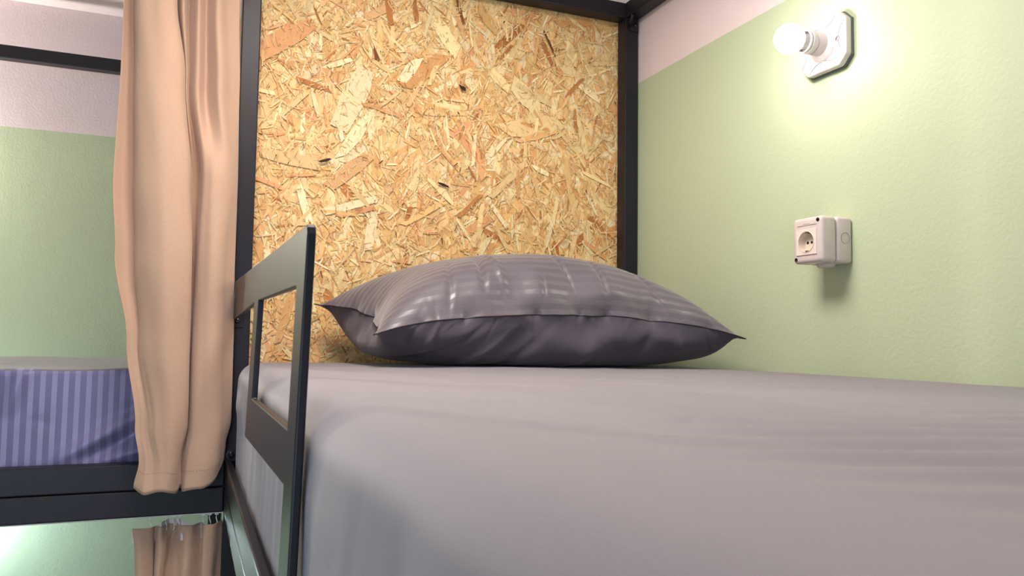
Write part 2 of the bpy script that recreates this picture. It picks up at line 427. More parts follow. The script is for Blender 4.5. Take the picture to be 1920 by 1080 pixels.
# ------------------------------------------------------------------ left bunk bed
lb = thing('bunk_bed', 'black metal bunk bed along the back wall, behind the beige curtains', 'bed', (-0.93, 2.28, 0))
side_rail_x = -1.98
def rail_pair(x0, x1, y0, y1):
    bm = bmesh.new()
    box(bm, (x0, y0, RZ0), (x1, y1, RZM - 0.0008), 0.0028); box(bm, (x0, y0, RZM + 0.0008), (x1, y1, RZ1), 0.0028)
    part('side_rail', bm, METAL, lb)
rail_pair(-1.9395, PX0 - 0.0005, 1.752, 1.790)
rail_pair(-1.9395, PX0 - 0.0005, 2.785, 2.820)
rail('top_rail', (-1.98, 1.752, ZT0), (PX0 - 0.0005, 1.790, ZT1), lb)
rail('top_rail', (-1.98, 2.780, ZT0), (PX1, 2.820, ZT1), lb)
rail('top_rail', (-1.98, 1.7905, ZT0), (-1.94, 2.7795, ZT1), lb)
rail('top_rail', (0.037, 1.7905, ZT0), (0.0765, 2.7795, ZT1), lb)
for a in ((-1.98, -1.94, 1.752, 1.792), (-1.98, -1.94, 2.78, 2.82), (PX0, PX1, 2.78, 2.82)): post(*a, root=lb)
for k in range(9):
    x = -1.85 + k * 0.215
    bm = bmesh.new(); box(bm, (x, 1.7905, 1.062), (x + 0.07, 2.7845, 1.080), 0.002); part('slat', bm, METAL, lb)

# ------------------------------------------------------------------ mattresses
def blob(nx, ny, nz, lo, hi, rad):
    """rounded box as one closed grid surface"""
    bm = bmesh.new(); vm = {}
    def vert(i, j, k):
        key = (i, j, k)
        if key not in vm:
            p = Vector((lo[0] + (hi[0] - lo[0]) * i / nx, lo[1] + (hi[1] - lo[1]) * j / ny, lo[2] + (hi[2] - lo[2]) * k / nz))
            q = Vector((min(max(p.x, lo[0] + rad), hi[0] - rad), min(max(p.y, lo[1] + rad), hi[1] - rad), min(max(p.z, lo[2] + rad), hi[2] - rad)))
            d = p - q
            if d.length > rad: p = q + d.normalized() * rad
            vm[key] = bm.verts.new(p)
        return vm[key]
    for k in (0, nz):
        for i in range(nx):
            for j in range(ny): bm.faces.new((vert(i, j, k), vert(i + 1, j, k), vert(i + 1, j + 1, k), vert(i, j + 1, k)))
    for i in (0, nx):
        for j in range(ny):
            for k in range(nz): bm.faces.new((vert(i, j, k), vert(i, j + 1, k), vert(i, j + 1, k + 1), vert(i, j, k + 1)))
    for j in (0, ny):
        for i in range(nx):
            for k in range(nz): bm.faces.new((vert(i, j, k), vert(i + 1, j, k), vert(i + 1, j, k + 1), vert(i, j, k + 1)))
    return bm
def ridge(p, a, b, amp, wd):
    """height of a soft crease between two points (2-D)"""
    ax, ay = a; bx, by = b; dx, dy = bx - ax, by - ay; L2 = dx * dx + dy * dy
    t = max(0, min(1, ((p[0] - ax) * dx + (p[1] - ay) * dy) / L2))
    ex, ey = p[0] - ax - t * dx, p[1] - ay - t * dy
    d2 = ex * ex + ey * ey
    return amp * math.exp(-d2 / (wd * wd)) * (0.35 + 0.65 * math.sin(math.pi * (0.08 + 0.84 * t)))
lo, hi = (0.0945, -0.12, 1.069), (1.053, 1.744, 1.349)
bm = blob(170, 330, 34, lo, hi, 0.040)
rn = random.Random(5)
creases = [((0.40, 0.98), (0.62, 0.90), -0.0030, 0.006), ((0.44, 0.93), (0.52, 0.86), -0.0030, 0.007), ((0.56, 1.17), (0.76, 1.10), -0.0022, 0.005), ((0.70, 1.10), (0.90, 1.16), -0.0022, 0.005),
           ((0.60, 0.84), (0.82, 0.80), -0.0028, 0.007), ((0.33, 0.90), (0.40, 0.80), 0.002, 0.010), ((0.85, 1.02), (1.0, 1.06), -0.002, 0.006), ((0.66, 0.93), (0.80, 0.96), -0.002, 0.005)]
for _ in range(26):
    x = rn.uniform(0.25, 0.98); y = rn.uniform(0.25, 1.25); a = rn.gauss(0.25, 0.5); l = rn.uniform(0.03, 0.10)
    creases.append(((x, y), (x + l * math.cos(a), y + l * math.sin(a)), rn.choice((-1, -1, 1)) * rn.uniform(0.0006, 0.0016), rn.uniform(0.004, 0.009)))
for v in bm.verts:
    p = v.co
    if p.z > 1.30:
        top = min(1, (p.z - 1.30) / 0.045)
        dz = 0.0022 * (noise.noise((p.x * 5, p.y * 4, 0)) ) + 0.0012 * noise.noise((p.x * 14, p.y * 11, 3))
        if p.y > 0.1:
          for c in creases: dz += 1.7 * ridge((p.x, p.y), *c)
        # rippled sheet close to the camera, running diagonally
        s = (p.x * 0.45 + p.y * 1.0)
        amp = 0.0024 * max(0, min(1, (0.62 - p.y) / 0.25)) * max(0, min(1, (p.x - 0.2) / 0.12))
        dz += amp * math.sin(s * 105 + 3 * noise.noise((p.x * 4, p.y * 4, 1)))
        e = min(1, max(0, (p.x - 0.10) / 0.05)); p.z += dz * top * (0.3 + 0.7 * e)
    if p.x < 0.16 and p.z < 1.345:
        s = 1 - (p.x - 0.0945) / 0.066
        down = max(0, min(1, (1.33 - p.z) / 0.06))
        p.x += s * down * (0.0028 * noise.noise((p.y * 9, p.z * 3.2, 7)) + 0.0014 * noise.noise((p.y * 26 + p.z * 9, p.z * 5, 2)) + 0.0014)
        bulge = math.exp(-((p.y - 1.60) / 0.10) ** 2 - ((p.z - 1.268) / 0.030) ** 2)
        p.x -= 0.009 * bulge * s
        p.x -= 0.0065 * s * down * math.exp(-((p.y - 0.60) / 0.13) ** 2)
SHEET = cloth_mat('grey_cotton_sheet', (116, 111, 117), (129, 123, 129), 1500, 0.9, 0.35, False, 0.0003)
SHEET.m.name = 'grey_cotton_sheet'
mt = thing('mattress', 'thick mattress in a plain grey fitted sheet, under the plump pillow', 'mattress', (0.57, 0.8, 1.069))
part('fitted_sheet', bm, SHEET.m, mt, smooth=True)

lo, hi = (-1.925, 1.797, 1.081), (0.028, 2.765, 1.332)
bm = blob(200, 60, 30, lo, hi, 0.011)
def fold(p, a, b, amp, wd): return ridge(p, a, b, amp, wd)
for v in bm.verts:
    p = v.co
    if p.y < 1.84:
        s = max(0, 1 - (p.y - 1.797) / 0.03)
        q = (p.x, p.z)
        d = 0.0020 * noise.noise((p.x * 7, p.z * 6, 4)) + 0.0010 * noise.noise((p.x * 20, p.z * 20, 9))
        for c in (((-0.05, 1.27), (-0.23, 1.155), 0.007, 0.010), ((-0.06, 1.232), (-0.19, 1.150), -0.007, 0.009), ((-0.04, 1.185), (-0.17, 1.148), 0.007, 0.008),
                  ((-0.03, 1.30), (-0.13, 1.22), -0.004, 0.012), ((-0.30, 1.33), (-0.32, 1.25), 0.004, 0.008), ((-0.33, 1.31), (-0.36, 1.22), -0.005, 0.01), ((-0.28, 1.235), (-0.25, 1.222), -0.002, 0.004)):
            d += 1.9 * fold(q, *c)
        p.y -= s * d * 1.0
        p.x += s * 0.020 * math.exp(-(((p.x + 0.08) / 0.10) ** 2)) * max(0, (1.27 - p.z) / 0.1)
    if p.z > 1.31:
        p.z += 0.004 * noise.noise((p.x * 6, p.y * 5, 2))
bmesh.ops.recalc_face_normals(bm, faces=bm.faces)
STR = stripe_mat('striped_sateen_violet', (106, 104, 145), (128, 127, 168), 0, 0.0202, 0.5, 0.38)
PLAIN_TOP = cloth_mat('sateen_top_grazing_grey', (98, 97, 106), (110, 108, 116), 1500, 0.9, 0.4, False, 0.0003).m  # striped sheet's top: its grazing-angle grey is put into the colour
uvl = bm.loops.layers.uv.new('UVMap')
for f in bm.faces:
    c = f.calc_center_median()
    for l_ in f.loops: l_[uvl].uv = (l_.vert.co.x + 0.35 + (0.0 if l_.vert.co.y < 1.84 else 0.0), l_.vert.co.z)
    f.material_index = 1 if (c.z > 1.3255 and c.y > 1.806) else 0
lm = thing('mattress', 'mattress in violet striped sateen on the bunk left of the curtain', 'mattress', (-0.93, 2.28, 1.081))
part('fitted_sheet', bm, [STR, PLAIN_TOP], lm, smooth=True)

# ------------------------------------------------------------------ pillow
PILLOW = ([-1156,36,2,-31,33,-26,29,-24,28,-21,25,-16,22,-14,20,-12,21,-1,3,-14,16,-18,22,-20,23,-20,23,-19,22,-18,22,-19,24,-21,28,-20,27,-18,25,-14,22,-7,14,5,-3,4,-9,-7,0,-11,4,-14,12,-6,
1,-14,15,-10,10,-6,7,2,-8,1,-11,-10,2,-10,3,-12,6,-13,8,-13,9,-12,10,-6,1,-10,7,-3,-4,-18,13,-27,24,-31,29,-36,69,-2,-1,0,1,2,3,4,6,5,5,4,3,3,3,4,6,7,6,4,2,2,1,-2,-4,-5,-4,-3,-2,
-2,-3,-4,-6,-6,-5,-5,-3,-4,-4,-4,-1,-1,0,1,1,34,-4,-3,-3,0,0,1,3,3,5,4,5,4,3,3,3,5,7,5,3,1,-2,-1,-1,-3,-3,-3,-4,-4,-3,-4,-4,-4,-3,-4,-2,-3,-2,-3,-3,0,2,3,4,3,35,-5,-4,-4,-2,-1,-1,
1,2,3,4,3,4,4,3,2,4,6,5,3,0,-2,-2,-2,-2,-2,-2,-4,-5,-5,-4,-3,-3,-2,-2,-1,-1,-2,-2,0,1,4,4,5,4,36,-4,-4,-5,-3,-3,-2,0,0,2,2,3,3,4,3,2,2,4,4,3,1,-1,-2,-3,-2,-1,-2,-3,-5,-5,-4,-3,-1,
-2,-1,0,-1,0,0,1,2,4,5,5,5,37,-4,-3,-5,-4,-3,-3,-2,-1,0,2,1,3,2,3,2,1,3,3,2,1,0,-2,-2,-2,-2,-1,-3,-4,-4,-3,-2,-1,-1,-1,0,0,1,1,3,3,4,5,4,5,36,-1,-3,-4,-4,-4,-3,-3,-2,0,0,0,1,2,2,1,
1,2,2,2,0,0,-1,-1,-2,-2,-2,-2,-3,-2,-2,-2,-1,0,0,0,1,1,2,4,4,5,3,2,-2,47,-1,-3,-4,-4,-4,-4,-3,-2,-2,0,-1,0,1,0,1,1,2,1,1,0,-1,0,-1,-2,-2,-1,-2,-1,-2,-1,-1,0,-1,1,1,1,2,3,4,5,4,3,1,
-2,51,-3,-3,-4,-4,-4,-3,-4,-2,-3,-1,-1,-1,-1,0,1,0,1,1,0,-1,0,-1,0,-1,-2,-1,-1,-1,-1,0,0,-1,1,0,1,2,3,3,5,4,4,3,1,-1,52,-3,-4,-4,-4,-4,-3,-3,-3,-3,-2,-2,-1,-1,-1,0,0,0,1,-1,-1,-1,
0,0,-1,-1,-1,0,-1,0,0,0,0,1,1,1,2,3,4,4,4,3,3,1,1,52,-3,-4,-4,-4,-3,-4,-3,-3,-3,-2,-2,-2,-1,-1,-1,-1,0,0,-1,-1,-1,0,0,-1,0,-1,0,0,0,0,1,0,1,1,1,3,3,4,4,3,2,1,0,-2,60,-3,-4,-4,-3,
-4,-3,-3,-3,-3,-3,-2,-2,-2,-1,-1,-1,-1,-1,0,-1,-1,0,-1,0,0,0,0,0,0,0,1,0,1,1,2,3,3,4,3,2,2,0,1,1,60,-5,-3,-4,-3,-3,-3,-3,-4,-3,-3,-2,-2,-2,-1,-1,-2,-1,-1,0,-1,-1,0,-1,0,0,0,0,0,1,
0,0,1,1,1,2,3,3,3,3,2,1,1,1,1,61,-5,-4,-3,-3,-3,-2,-4,-3,-3,-3,-3,-2,-2,-1,-1,-2,-1,-1,0,-1,-1,0,-1,0,0,0,0,0,0,1,0,1,1,1,2,3,2,3,3,2,2,1,1,1,61,-6,-4,-2,-3,-2,-3,-3,-3,-3,-4,-2,
-2,-2,-2,-1,-1,-1,-1,-1,-1,-1,0,0,-1,0,0,0,0,0,1,0,1,1,1,3,2,2,2,3,3,2,1,1,0,49,3,-1,-2,-2,-2,-3,-2,-3,-4,-3,-3,-2,-2,-1,-2,-1,-1,-1,-1,0,-1,-1,0,0,0,-1,0,0,1,0,0,1,1,2,2,2,2,2,2,
3,2,2,0,0,51,0,0,-1,-2,-2,-2,-3,-3,-3,-3,-3,-2,-2,-2,-1,-1,-1,-1,-1,-1,0,-1,0,-1,0,0,0,0,0,0,1,1,1,2,2,1,2,1,2,2,2,2,1,2,51,0,-1,-1,-1,-2,-3,-3,-3,-3,-3,-2,-2,-2,-2,-1,-2,-1,0,-1,
-1,-1,0,-1,0,0,0,-1,0,0,1,0,2,1,2,1,2,1,1,1,1,0,2,3,5,51,-1,0,-1,-2,-2,-2,-3,-3,-3,-3,-2,-3,-2,-1,-2,-1,-1,-1,0,-1,-1,0,-1,0,-1,0,0,0,0,1,0,1,2,1,2,1,2,1,0,-1,0,0,4,5,55,-1,-1,-1,
-1,-2,-3,-3,-3,-2,-3,-2,-3,-2,-1,-2,-1,-1,-1,-1,0,-1,0,-1,0,-1,0,0,0,0,0,1,1,2,1,1,2,1,1,0,-1,-2,0,3,6,59,-2,-1,-2,-1,-2,-2,-3,-3,-3,-2,-3,-2,-2,-2,-1,-1,-1,-1,-1,0,-1,0,-1,0,-1,0,
0,0,0,0,1,1,1,2,1,2,1,1,0,-2,-2,-1,1,1,68,-3,-2,-2,-1,-2,-2,-2,-2,-3,-2,-3,-2,-2,-2,-1,-1,-1,-1,-1,0,-1,0,-1,0,-1,0,0,0,0,0,1,1,1,2,1,2,1,1,0,-2,-2,-2,0,-1,72,-4,-3,-2,-2,-1,-1,-2,
-2,-2,-3,-2,-2,-2,-2,-1,-1,-1,-1,-1,0,-1,0,-1,0,-1,0,0,0,0,0,1,1,1,2,2,1,1,0,0,-1,-2,-2,-1,-2,74,-5,-3,-3,-2,-1,-1,-1,-1,-3,-2,-2,-2,-2,-2,-1,-1,-1,-1,0,-1,-1,0,-1,0,-1,0,0,0,0,0,
1,1,1,2,2,1,1,0,0,-1,-2,-2,-1,-2,73,-5,-4,-2,-2,-1,-1,-1,-1,-2,-2,-2,-2,-2,-2,-1,-1,-1,-1,0,-1,0,-1,-1,0,0,-1,0,0,0,0,1,1,1,2,1,2,0,1,-1,-1,-1,-2,-1,-2,71,-5,-3,-2,-2,-1,-1,-1,-1,
-2,-2,-2,-2,-1,-2,-1,-1,-1,0,-1,-1,0,-1,0,-1,0,-1,0,0,0,0,1,1,1,1,2,1,1,0,0,-1,-2,-1,-1,-2,69,-5,-3,-1,-1,-1,-1,-1,-2,-1,-2,-2,-2,-1,-1,-2,-1,-1,0,-1,0,-1,-1,0,-1,0,0,-1,0,0,1,0,1,
0,1,1,1,1,1,0,-1,-1,-1,-2,-2,67,-4,-2,-1,-1,-1,-1,-1,-2,-1,-2,-1,-2,-1,-1,-1,-1,-1,-1,-1,0,-1,0,-1,0,-1,0,0,0,0,0,0,0,1,0,1,0,1,1,1,0,-1,-1,-2,-3,66,-4,-1,-2,0,-1,-1,-1,-1,-2,-1,
-1,-2,-1,-1,-1,-1,-1,-1,0,-1,0,-1,0,-1,0,-1,0,0,0,0,0,0,0,0,0,1,0,2,1,0,0,-1,-2,-3,57,2,0,-1,0,-1,-1,-1,-1,-1,-1,-2,-1,-1,-1,-1,-1,-1,0,-1,0,-1,-1,0,-1,0,0,-1,0,0,0,0,0,-1,0,0,0,1,
1,2,1,-1,-1,-2,-3,58,0,1,-1,0,-1,-1,-1,-1,-1,-1,-1,-1,-1,-1,-1,-1,0,-1,-1,0,-1,0,-1,0,-1,0,-1,0,0,0,0,-1,0,0,0,-1,1,1,1,2,0,-1,-3,-4,59,0,1,-1,0,-2,-1,0,-1,-1,-1,-1,0,-1,-1,-1,0,
-1,-1,0,-1,0,-1,0,-1,0,-1,0,-1,0,0,-1,0,0,-1,0,0,0,1,1,1,0,0,-3,-3,59,-1,0,-1,-1,0,-1,-1,-1,0,-1,0,-1,0,-1,-1,0,-1,0,-1,0,-1,0,-1,0,-1,0,-1,-1,0,0,-1,0,-1,0,0,-1,0,0,1,1,0,0,-2,-2,
58,-1,-2,-1,0,-1,0,-1,0,-1,0,0,0,-1,0,0,-1,0,-1,0,-1,0,-1,0,-1,0,-1,-1,0,-1,-1,0,-1,0,-1,0,0,-1,0,1,0,0,0,-1,-1,58,-3,-2,-2,0,0,1,-1,0,0,-1,0,0,0,0,0,-1,0,-1,0,-1,0,-1,0,-1,0,-1,0,
-1,-1,-1,-1,-1,0,-1,0,0,-1,0,0,0,1,0,-2,-1,59,-4,-2,-2,0,1,1,0,-1,0,0,0,0,0,0,0,0,-1,0,-1,0,-1,0,-1,0,-1,0,-1,-1,-1,-1,-1,-1,-1,-1,0,-1,0,0,0,0,0,0,-1,0,51,1,-1,-1,0,1,1,0,0,-1,0,
0,1,0,0,0,0,0,-1,0,-1,0,-1,0,-1,0,-1,-1,-1,-1,-1,-1,-2,-1,-1,0,-1,0,0,0,0,0,0,-1,1,49,1,0,-1,1,0,0,1,0,0,0,0,1,0,0,0,0,0,-1,0,0,-1,0,-1,-1,0,-1,-1,-1,-1,-1,-1,-2,-1,-1,-1,-1,-1,0,
0,1,0,-1,-1,-3,56,-1,0,0,0,0,0,1,0,0,0,1,0,1,0,1,-1,0,0,-1,0,-1,0,-1,0,-1,-1,0,-1,-2,-1,-1,-2,-1,-1,-2,-1,-1,0,0,0,0,-1,-1,-1,56,-1,0,-1,0,0,0,1,0,0,1,1,0,1,0,1,0,-1,0,0,-1,0,-1,0,
-1,-1,0,-1,-1,-1,-2,-1,-2,-1,-2,-1,-1,-2,-1,-1,0,0,0,0,0,55,-1,0,0,0,0,0,0,1,0,1,1,0,1,1,0,0,0,-1,0,-1,0,-1,0,-1,0,-1,-1,-1,-1,-2,-1,-2,-1,-2,-1,-2,-1,-2,-2,0,-1,1,0,2,54,-1,0,0,0,
0,0,1,0,1,1,1,1,0,1,0,0,0,0,-1,0,-1,0,-1,-1,0,-1,-1,-1,-1,-2,-1,-2,-1,-2,-2,-1,-2,-2,-2,-1,-1,1,1,3,45,4,3,0,1,0,0,1,0,1,1,1,1,0,1,0,0,0,0,-1,0,-1,0,-1,0,-1,-1,-1,-1,-1,-2,-1,-2,
-2,-2,-2,-2,-2,-2,-2,-1,0,1,1,3,44,4,2,2,1,0,1,0,1,1,1,1,1,0,1,0,0,0,0,-1,0,-1,0,-1,0,-1,-1,-1,-1,-1,-2,-1,-2,-3,-2,-2,-2,-2,-2,-2,0,-1,0,0,1,45,5,3,3,1,1,0,1,0,2,1,1,1,0,1,0,0,0,
0,-1,0,-1,0,-1,0,-1,-1,-1,-1,-1,-2,-2,-2,-2,-3,-2,-3,-2,-1,-2,0,-1,0,-1,-3,51,4,3,2,2,1,0,1,1,1,2,1,1,0,1,0,0,0,0,-1,0,-1,0,-1,0,-1,-1,-1,-1,-1,-2,-2,-2,-2,-3,-3,-3,-2,-1,-1,-1,-1,
0,-2,-3,53,3,2,3,2,1,0,1,1,2,1,2,1,0,1,0,0,0,-1,0,0,-1,0,-1,0,-1,-1,-1,-1,-2,-1,-2,-2,-3,-3,-3,-2,-2,-2,-1,-1,-1,0,-1,-3,53,1,2,3,2,1,1,1,1,2,2,1,1,1,0,1,0,-1,0,0,0,-1,0,-1,-1,0,
-1,-1,-1,-2,-1,-2,-2,-3,-3,-3,-2,-3,-1,-2,-1,0,0,-1,-3,52,0,2,2,2,1,2,1,2,2,2,1,1,1,1,0,0,0,0,-1,0,0,-1,0,-1,-1,-1,-1,-1,-1,-1,-2,-2,-3,-2,-4,-2,-3,-2,-2,-1,0,0,-1,-2,50,0,1,2,2,2,
2,1,2,3,2,1,2,1,0,0,0,0,0,0,0,-1,0,0,-1,-1,-1,-1,-1,-1,-2,-2,-2,-2,-3,-3,-3,-2,-3,-2,-1,0,0,0,-2,42,3,2,3,2,2,3,2,2,2,3,2,1,1,0,1,0,0,-1,0,0,0,0,-1,-1,0,-1,-1,-1,-2,-1,-2,-2,-2,-3,
-3,-3,-3,-3,-2,-1,-1,1,0,0,35,5,3,3,2,3,3,3,2,2,3,2,1,1,0,1,0,0,0,-1,0,0,0,-1,0,-1,-1,-1,-1,-1,-2,-1,-2,-2,-3,-3,-3,-3,-3,-3,-1,-1,1,0,0,35,3,3,3,3,4,3,2,3,3,2,2,1,1,0,0,1,-1,0,0,
0,0,-1,0,-1,0,-1,-1,-1,-1,-1,-2,-2,-2,-2,-3,-3,-3,-3,-3,-2,-1,0,0,0,36,3,3,3,3,3,3,3,3,3,2,2,1,0,1,0,0,0,0,0,-1,0,-1,0,-1,0,-1,0,-1,-1,-1,-2,-1,-2,-2,-3,-3,-3,-4,-3,-2,-1,0,-1,-1,
37,3,3,3,4,3,3,3,3,3,2,1,1,1,0,0,0,0,-1,0,0,-1,-1,0,-1,0,-1,0,-1,-1,-1,0,-1,-2,-2,-2,-3,-3,-4,-3,-3,-1,0,-1,0,36,2,3,4,3,3,4,3,3,3,1,2,0,1,0,-1,0,-1,0,0,-1,-1,-1,-1,-1,0,0,0,-1,-1,
0,0,-1,-1,-1,-2,-3,-3,-3,-3,-3,-2,0,-1,0,36,2,3,3,4,3,4,4,2,2,2,0,1,0,-1,0,-2,0,-1,0,-1,-1,-2,-1,-1,-1,0,1,0,-1,-1,0,1,0,0,-1,-2,-3,-3,-3,-3,-2,-1,0,-1,37,1,2,4,4,4,3,4,2,1,1,0,0,
-1,-1,-1,-1,-2,0,-1,-1,-1,-2,-2,-1,-1,1,0,0,0,-1,0,0,2,1,0,0,-2,-3,-3,-3,-2,-1,0,0,37,0,2,4,4,4,3,2,2,1,-1,0,-1,-1,-1,-2,-2,-2,-1,-1,-1,-2,-2,-1,-2,0,1,0,1,-1,-1,0,0,2,3,2,0,0,-1,
-2,-3,-3,-2,0,3,36,0,2,3,4,3,2,2,0,0,-1,-1,-2,-2,-1,-3,-3,-2,-2,-2,-1,-2,-1,-1,-1,0,1,0,0,0,0,-1,1,2,2,3,3,1,1,0,-2,-3,-2,-2,-2,38,4,3,3,3,1,1,0,0,-1,-2,-2,-2,-2,-3,-3,-4,-4,-2,-2,
-1,-1,-2,0,-1,1,0,0,-1,1,1,1,0,2,2,3,3,4,3,3,0,-2,-3,-3,-3,40,4,3,2,1,0,-1,-1,-1,-2,-2,-3,-2,-3,-4,-4,-5,-4,-3,-2,0,-1,0,-1,0,0,-1,-1,-1,1,2,2,2,2,1,2,4,4,6,6,3,0,-3,-2,-1,39,3,2,
-1,-2,-2,-3,-2,-2,-3,-2,-3,-3,-4,-4,-5,-5,-4,-3,0,0,0,-1,0,-1,-1,-1,-3,-2,0,1,4,4,4,2,2,4,5,7,8,6,2,0,-1,1,39,0,-1,-3,-6,-6,-6,-5,-4,-2,-1,-2,-4,-4,-4,-5,-4,-3,-3,-1,1,1,0,-1,-1,
-2,-1,-4,-4,-4,-1,3,6,8,6,4,5,6,7,9,8,5,1,2,7,39,-4,-6,-7,-9,-11,-12,-11,-7,1,2,0,-1,-4,-3,-4,-4,-3,-5,-4,4,2,1,1,-1,-2,-2,-3,-7,-8,-7,-2,9,14,11,8,8,7,8,9,7,4,-1,3,-10,75,-11,-10,
-10,-13,-17,-18,-22,-13,7,9,4,2,-2,-1,-3,-5,-4,-11,-16,15,5,6,3,-1,-2,0,-2,-9,-16,-14,-15,14,26,16,12,12,9,8,8,4,5,-15,26,-15,-2238,2,5,6,8,7,6,5,-2,-1,1,2,3,3,2,2,5,8,9,10,8,0,-7,
-6,-4,-2,-4,1,1,1,-4,-8,-6,-6,-6,-6,-4,-2,-4,-3,-7,-7,-3,29,-1,1,5,7,6,3,1,-1,0,0,1,2,1,1,1,3,5,7,6,3,0,-1,-1,-2,-2,-4,-1,-1,-2,-2,-3,-2,-4,-4,-5,-5,-4,-3,-2,-2,0,1,32,-4,-1,1,4,5,
3,1,-1,-1,-1,1,1,1,0,-1,0,3,3,4,2,2,2,2,0,-2,-4,-4,-2,-2,-2,-1,0,-2,-2,-4,-4,-3,-2,-1,1,3,5,35,-5,-3,-2,1,3,2,1,-1,-1,-1,0,1,1,-1,-1,-1,0,1,2,1,2,4,3,1,-2,-3,-4,-3,-2,-1,-1,1,-1,
-1,-2,-3,-2,-1,1,3,5,6,39,-5,-5,-3,-2,0,1,0,0,-1,-1,0,0,1,-1,-2,-2,0,0,0,1,1,3,3,1,-1,-2,-3,-2,-2,-1,0,1,0,-1,-1,-2,0,1,2,5,5,7,41,-5,-5,-4,-4,-2,-1,0,-1,-1,-2,0,0,0,0,-2,-2,-1,0,
0,0,1,1,2,1,-1,-1,-2,-1,-1,0,0,0,-1,0,0,0,2,3,4,4,6,6,42,-4,-5,-4,-5,-3,-3,-1,-2,-1,-2,0,0,-1,-1,-1,-1,-2,0,-1,0,1,1,1,0,-1,-2,0,-1,0,0,0,0,0,1,1,2,3,4,4,5,5,3,46,-4,-4,-5,-4,-4,
-4,-3,-2,-2,-1,-1,-1,-1,-1,-1,-1,-1,-1,-1,0,0,1,0,-1,-1,-1,0,0,0,0,1,0,1,1,2,3,4,5,5,4,3,3,48,-4,-4,-5,-4,-4,-4,-3,-3,-2,-2,-2,-1,-1,-1,-2,-1,-1,-1,0,-1,0,0,0,-1,-1,0,0,0,0,1,0,1,
2,2,3,4,4,5,4,4,3,1,50,-3,-4,-5,-4,-4,-4,-4,-3,-3,-2,-2,-1,-2,-1,-2,-1,-1,-1,-1,0,-1,0,-1,0,0,-1,1,0,0,1,1,1,2,2,4,4,5,4,5,3,2,1,52,-4,-4,-4,-4,-5,-4,-3,-3,-3,-3,-2,-2,-2,-1,-1,-2,
-1,-1,-1,-1,0,-1,0,-1,0,0,0,1,0,1,1,2,2,2,4,4,5,5,4,3,1,0,54,-4,-3,-4,-4,-5,-4,-3,-4,-3,-2,-3,-2,-2,-1,-2,-1,-1,-1,-1,-1,-1,0,-1,0,0,0,0,0,1,1,1,1,3,3,3,5,4,5,4,3,1,0,54,-3,-3,-4,
-4,-5,-4,-4,-3,-3,-3,-2,-3,-1,-2,-2,-1,-1,-1,-1,-1,-1,0,-1,0,0,0,0,0,1,0,2,1,3,3,4,4,4,4,4,3,2,-1,55,-3,-3,-3,-5,-4,-4,-4,-4,-3,-3,-2,-2,-2,-2,-1,-2,-1,-1,-1,-1,-1,0,-1,0,0,0,0,0,
1,0,2,1,3,3,3,4,3,3,4,4,2,0,56,-3,-2,-4,-4,-4,-4,-4,-4,-3,-3,-2,-3,-2,-1,-2,-1,-1,-2,-1,0,-1,-1,0,-1,0,0,0,1,0,1,1,2,2,3,3,2,2,3,3,4,3,1,54,1,-2,-3,-4,-4,-4,-4,-4,-4,-2,-3,-2,-2,
-2,-1,-1,-2,-1,-1,-1,0,-1,0,-1,0,0,0,0,0,1,1,2,3,2,1,2,1,2,3,4,4,2,55,1,0,-3,-4,-4,-4,-4,-4,-4,-3,-2,-2,-2,-2,-1,-2,-1,-1,-1,-1,0,-1,0,-1,0,0,0,0,0,1,1,1,2,2,1,1,1,2,3,3,4,3,57,1,
0,-3,-3,-4,-4,-4,-4,-4,-3,-2,-2,-2,-2,-1,-2,-1,-1,-1,-1,0,-1,0,0,-1,0,0,0,0,0,1,1,2,1,1,0,1,2,3,3,4,4,58,1,-1,-2,-3,-4,-4,-4,-4,-3,-3,-2,-2,-2,-2,-1,-2,-1,-1,-1,0,-1,0,-1,0,-1,0,0,
0,0,0,1,1,1,1,0,1,1,2,2,3,3,4,61,0,-1,-2,-3,-3,-4,-4,-4,-3,-3,-2,-2,-2,-2,-1,-1,-1,-2,0,-1,-1,0,0,-1,0,-1,0,0,0,1,0,0,1,1,1,0,2,1,2,2,3,3,63,0,-1,-2,-3,-3,-4,-3,-4,-3,-3,-2,-2,-2,
-1,-2,-1,-1,-1,-1,-1,0,-1,0,-1,0,0,-1,0,1,0,0,0,1,1,0,1,1,1,1,2,1,2,68,-1,-2,-1,-3,-3,-3,-4,-3,-3,-3,-2,-2,-2,-1,-2,-1,-1,-1,-1,0,-1,0,-1,0,-1,0,0,0,0,0,0,0,1,0,1,0,1,0,0,1,2,2,70,
-1,-2,-2,-3,-2,-3,-4,-3,-2,-3,-2,-2,-1,-2,-1,-2,-1,-1,0,-1,-1,0,-1,0,0,-1,0,0,0,0,0,0,1,0,0,0,0,0,0,1,2,2,72,-2,-3,-2,-3,-3,-2,-3,-2,-3,-2,-2,-2,-1,-2,-1,-1,-1,-1,-1,-1,0,-1,0,-1,
0,0,-1,0,0,0,0,1,0,0,0,-1,0,-1,1,0,2,3,72,-3,-3,-3,-3,-2,-2,-2,-2,-2,-2,-2,-2,-1,-2,-1,-1,-1,-1,-1,0,-1,0,-1,0,-1,0,0,0,-1,0,0,1,0,0,-1,-1,0,-1,1,0,2,3,71,-3,-3,-4,-3,-2,-1,-2,-2,
-2,-1,-2,-1,-2,-1,-1,-1,-1,-1,0,-1,0,-1,0,-1,0,-1,0,0,0,0,0,-1,0,0,-1,0,-1,0,0,1,2,2,70,-3,-4,-3,-3,-2,-1,-1,-2,-2,-1,-2,-1,-1,-1,-1,-1,0,-1,-1,0,-1,0,-1,0,-1,0,-1,0,0,0,0,-1,0,0,
